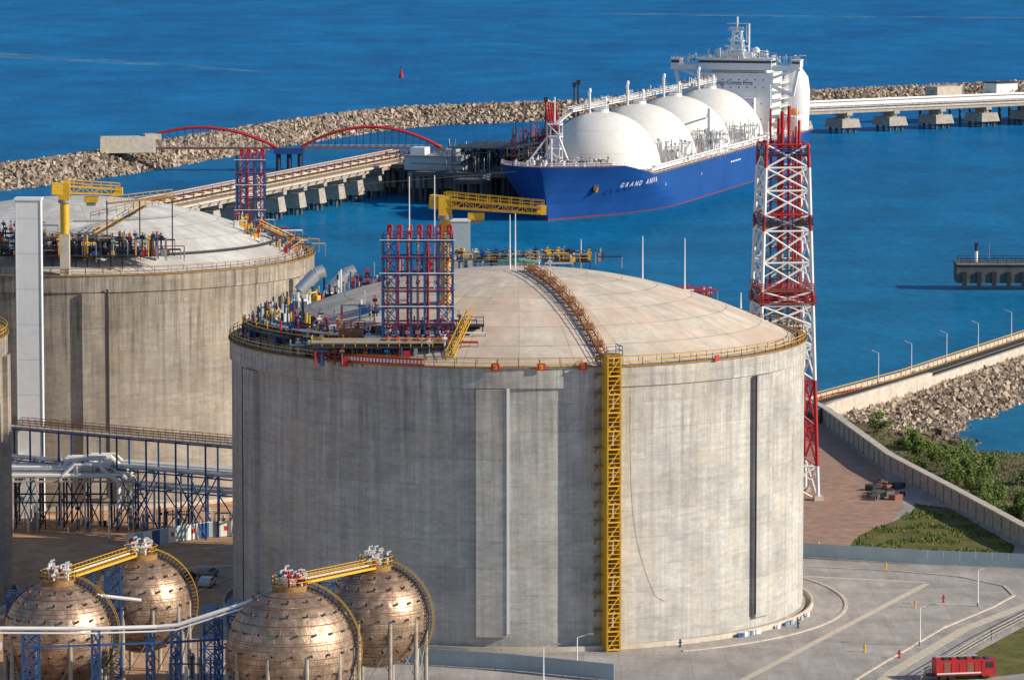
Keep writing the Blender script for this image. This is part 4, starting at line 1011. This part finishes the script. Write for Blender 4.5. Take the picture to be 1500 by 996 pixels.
for z0 in (34,37.2,40.6): b.beam((-2.4,261,z0),(1.8,262,z0+3),.3,white); b.beam((2.4,261,z0),(-1.8,262,z0+3),.3,white)
b.box((0,262,38.6),(9,.6,.7),white); b.box((0,262,45.4),(5,.5,.6),white); b.cyl((0,263,44),(0,263,49.5),.35,white,8); b.beam((-4,263,47),(4,263,47),.3,white)
b.sph((-7,263,36.4),1.5,white,10); b.cyl((-7,263,34),(-7,263,36),.4,white,8); b.sph((7,264,37),1.3,white,10); b.cyl((7,264,34),(7,264,36),.4,white,8); b.sph((11,263,36),1.,white,8); b.cyl((11,263,34),(11,263,36),.3,white,8); b.cyl((3.6,263,40),(3.6,263,46.5),.25,white,8); b.cyl((4.5,263,34),(4.5,263,47),.35,white,8)
b.obj("accommodation_and_bridge",ship)
b=B(); b.rev([(4.8,0),(5.2,8),(5.3,15),(4.6,20),(2.8,22.6),(.1,23.6)],(18.,283,6.4),white,28); b.box((0,285,14),(16,9,16),white); b.box((0,285,25),(10,8,8),white); b.cyl((-2,285,29),(-2,285,32.5),.9,dark,10); b.cyl((2,285,29),(2,285,32.5),.9,dark,10)
b.box((19.5,270,12),(5,10,.8),white); b.sph((20.5,270,14),1.8,M("lifeboat_orange",(.7,.25,.05),.5),10,.8)
b.obj("funnel",ship)
s=18.
for ch in "GRAND ANIVA":
    w=1.7 if ch!='I' else .8
    f=.84; s1,s2=s,s+1.4
    p1=Vector((hb(s1,f),s1,4.0));p2=Vector((hb(s2,f),s2,4.0)); pu=Vector((hb(s1,.97),s1,6.3))
    X=(p2-p1).normalized(); U=(pu-p1); U=(U-X*U.dot(X)).normalized(); Z=X.cross(U)
    if ch!=' ':
        pp=p1+Z*.45; mw=Matrix(((X.x,U.x,Z.x,pp.x),(X.y,U.y,Z.y,pp.y),(X.z,U.z,Z.z,pp.z),(0,0,0,1)))
        text_mesh(ch,2.5,letter,mw,"hull_letter",ship,.03)
    s+=w*1.45
mw=Matrix(((1,0,0,-9.4),(0,0,-1,259.9),(0,1,0,24.4),(0,0,0,1))); text_mesh("Energy Comes First",2.0,letterb,mw,"front_lettering",ship,.04)
b=B()
for i in range(6): b.box((24.6,150+i*2.6,3.4),(.14,1.6,.5),letter)
for s in (56,106,206): b.box((24.62,s,2.4),(.12,.3,1.),letter); b.box((24.62,s,2),(.12,1.2,.2),letter)
b.obj("hull_marks",ship)
# ---------------------------------------------------------------- vehicles & small kit
def car(x,y,rz,m):
    e=B(); prof=[(-2.2,.35),(2.2,.35),(2.25,.75),(2.1,.95),(1.1,1.05),(.4,1.5),(-1.3,1.52),(-2.,1.05),(-2.25,.9)]
    def ex(pr,w,mm,ins=0):
        k=len(pr); vs=[(p[0],-w,p[1]) for p in pr]+[(p[0],w,p[1]) for p in pr]
        e.add(vs,[tuple(range(k)),tuple(range(2*k-1,k-1,-1))]+[(i,i+k,(i+1)%k+k,(i+1)%k) for i in range(k)],mm)
    ex(prof,.9,m); ex([(.95,1.06),(.4,1.46),(-1.25,1.46),(-1.85,1.06)],.912,glass); ex([(1.06,1.07),(.42,1.512),(.3,1.512),(.9,1.07)],.8,glass)
    for sx in (-1.35,1.35):
        for sy in (-.82,.82): e.cyl((sx,sy-.12,.34),(sx,sy+.12,.34),.34,rubber,14); e.cyl((sx,sy-.13,.34),(sx,sy+.13,.34),.18,silver,8)
    e.box((2.22,0,.6),(.1,1.4,.2),dark); e.obj("parked_car",None,(x,y,.01),rz)
car(-47.5,712,R(70),grey); car(-50.6,708,R(75),dark); car(-47,703,R(80),silver); car(-53,700,R(20),dark)
b=B()
b.box((0,0,1.7),(6.4,2.4,2.1),red); b.box((4.3,0,1.55),(2.,2.4,2.2),red); b.box((5.1,0,2.1),(.5,2.2,.8),glass); b.box((-.2,0,.65),(8,1.,.35),dark); b.box((4.3,0,2.75),(.5,1.6,.22),blue)
for i in range(6): b.box((-2.8+i*1.1,-1.22,1.7),(.9,.06,1.5),brownst if i%3==1 else red); b.box((-2.8+i*1.1,0,2.85),(.7,1.8,.3),dark if i%2 else red)
b.box((0,-1.25,.95),(6.3,.06,.18),white); b.beam((-3,.6,3.1),(3,.6,3.1),.12,silver); b.beam((-3,.1,3.1),(3,.1,3.1),.12,silver)
b.box((4.4,-1.22,2.),(1.1,.06,.8),glass)
for x in (-2.2,-1.,3.9):
    for y in (-1.,1.): b.cyl((x,y-.18,.5),(x,y+.18,.5),.5,rubber,14)
b.obj("red_fire_engine",None,(61.,624,.01),R(12))
def hydrant(x,y,m=red):
    b=B(); b.cyl((0,0,0),(0,0,.9),.13,m,10); b.sph((0,0,.95),.17,m,6); b.cyl((-.3,0,.65),(.3,0,.65),.08,m,8); b.cyl((0,0,0),(0,0,.1),.24,m,10); b.cyl((0,0,.9),(0,-.5,1.2),.06,m,8); b.obj("fire_monitor",None,(x,y,.01))
for x,y,m in ((54.5,640,red),(50,645,yellow),(65.2,688,red),(41.8,665,blue),(59,719,yellow),(24,649,blue),(60.5,683,yellow)): hydrant(x,y,m)
b=B(); rnd=random.Random(12)
for i in range(14):
    p=rnd.uniform(45,78); c=pol(p,RT+2.2,0)+Vector((.9,689,.3)); b.box(c,(rnd.uniform(.4,1.2),.3,.6),rnd.choice([white,white,palegrey,blue,palegrey]),R(p))
b.obj("barrier_blocks")
b=B(); b.box((49.6,738,.0+.6),(1.,.6,1.2),yellow); b.cyl((49.6,738,1.2),(49.6,738,1.6),.2,yellow,8); b.obj("valve_cabinet")
b=B(); rnd=random.Random(4)
for i in range(22): b.box((66.5+rnd.uniform(-3.5,2.5),806+rnd.uniform(-10,10),.45),(rnd.uniform(.6,2.4),rnd.uniform(.5,2.),.9),rnd.choice([dark,conc_d,conc_d,brownst]),rnd.uniform(0,3))
b.obj("stacked_materials")
# ---------------------------------------------------------------- light, world, camera
el,az=R(25),R(104)
w=bpy.data.worlds.new("World"); scene.world=w; w.use_nodes=True; t=w.node_tree
sky=t.nodes.new("ShaderNodeTexSky"); sky.sky_type='NISHITA'; sky.sun_disc=False; sky.sun_elevation=el; sky.sun_rotation=az
sky.air_density=1.; sky.dust_density=.3; sky.ozone_density=3.
bg=t.nodes["Background"]; bg.inputs[1].default_value=.105; t.links.new(sky.outputs[0],bg.inputs[0])
L=bpy.data.lights.new("sun",'SUN'); L.energy=5.; L.angle=R(.5); L.color=(1.,.88,.71)
so=bpy.data.objects.new("sun",L); scene.collection.objects.link(so)
sv=Vector((math.sin(az)*math.cos(el),math.cos(az)*math.cos(el),math.sin(el))); so.rotation_euler=sv.to_track_quat('Z','Y').to_euler(); so.location=(300,300,300)
cam=bpy.data.cameras.new("camera"); cam.lens=162; cam.sensor_width=36; cam.clip_start=1; cam.clip_end=60000
co=bpy.data.objects.new("camera",cam); scene.collection.objects.link(co); co.location=(0,0,114); co.rotation_euler=(R(90-6.156),0,0)
scene.camera=co
scene.view_settings.view_transform='Standard'; scene.view_settings.look='None'; scene.view_settings.exposure=0
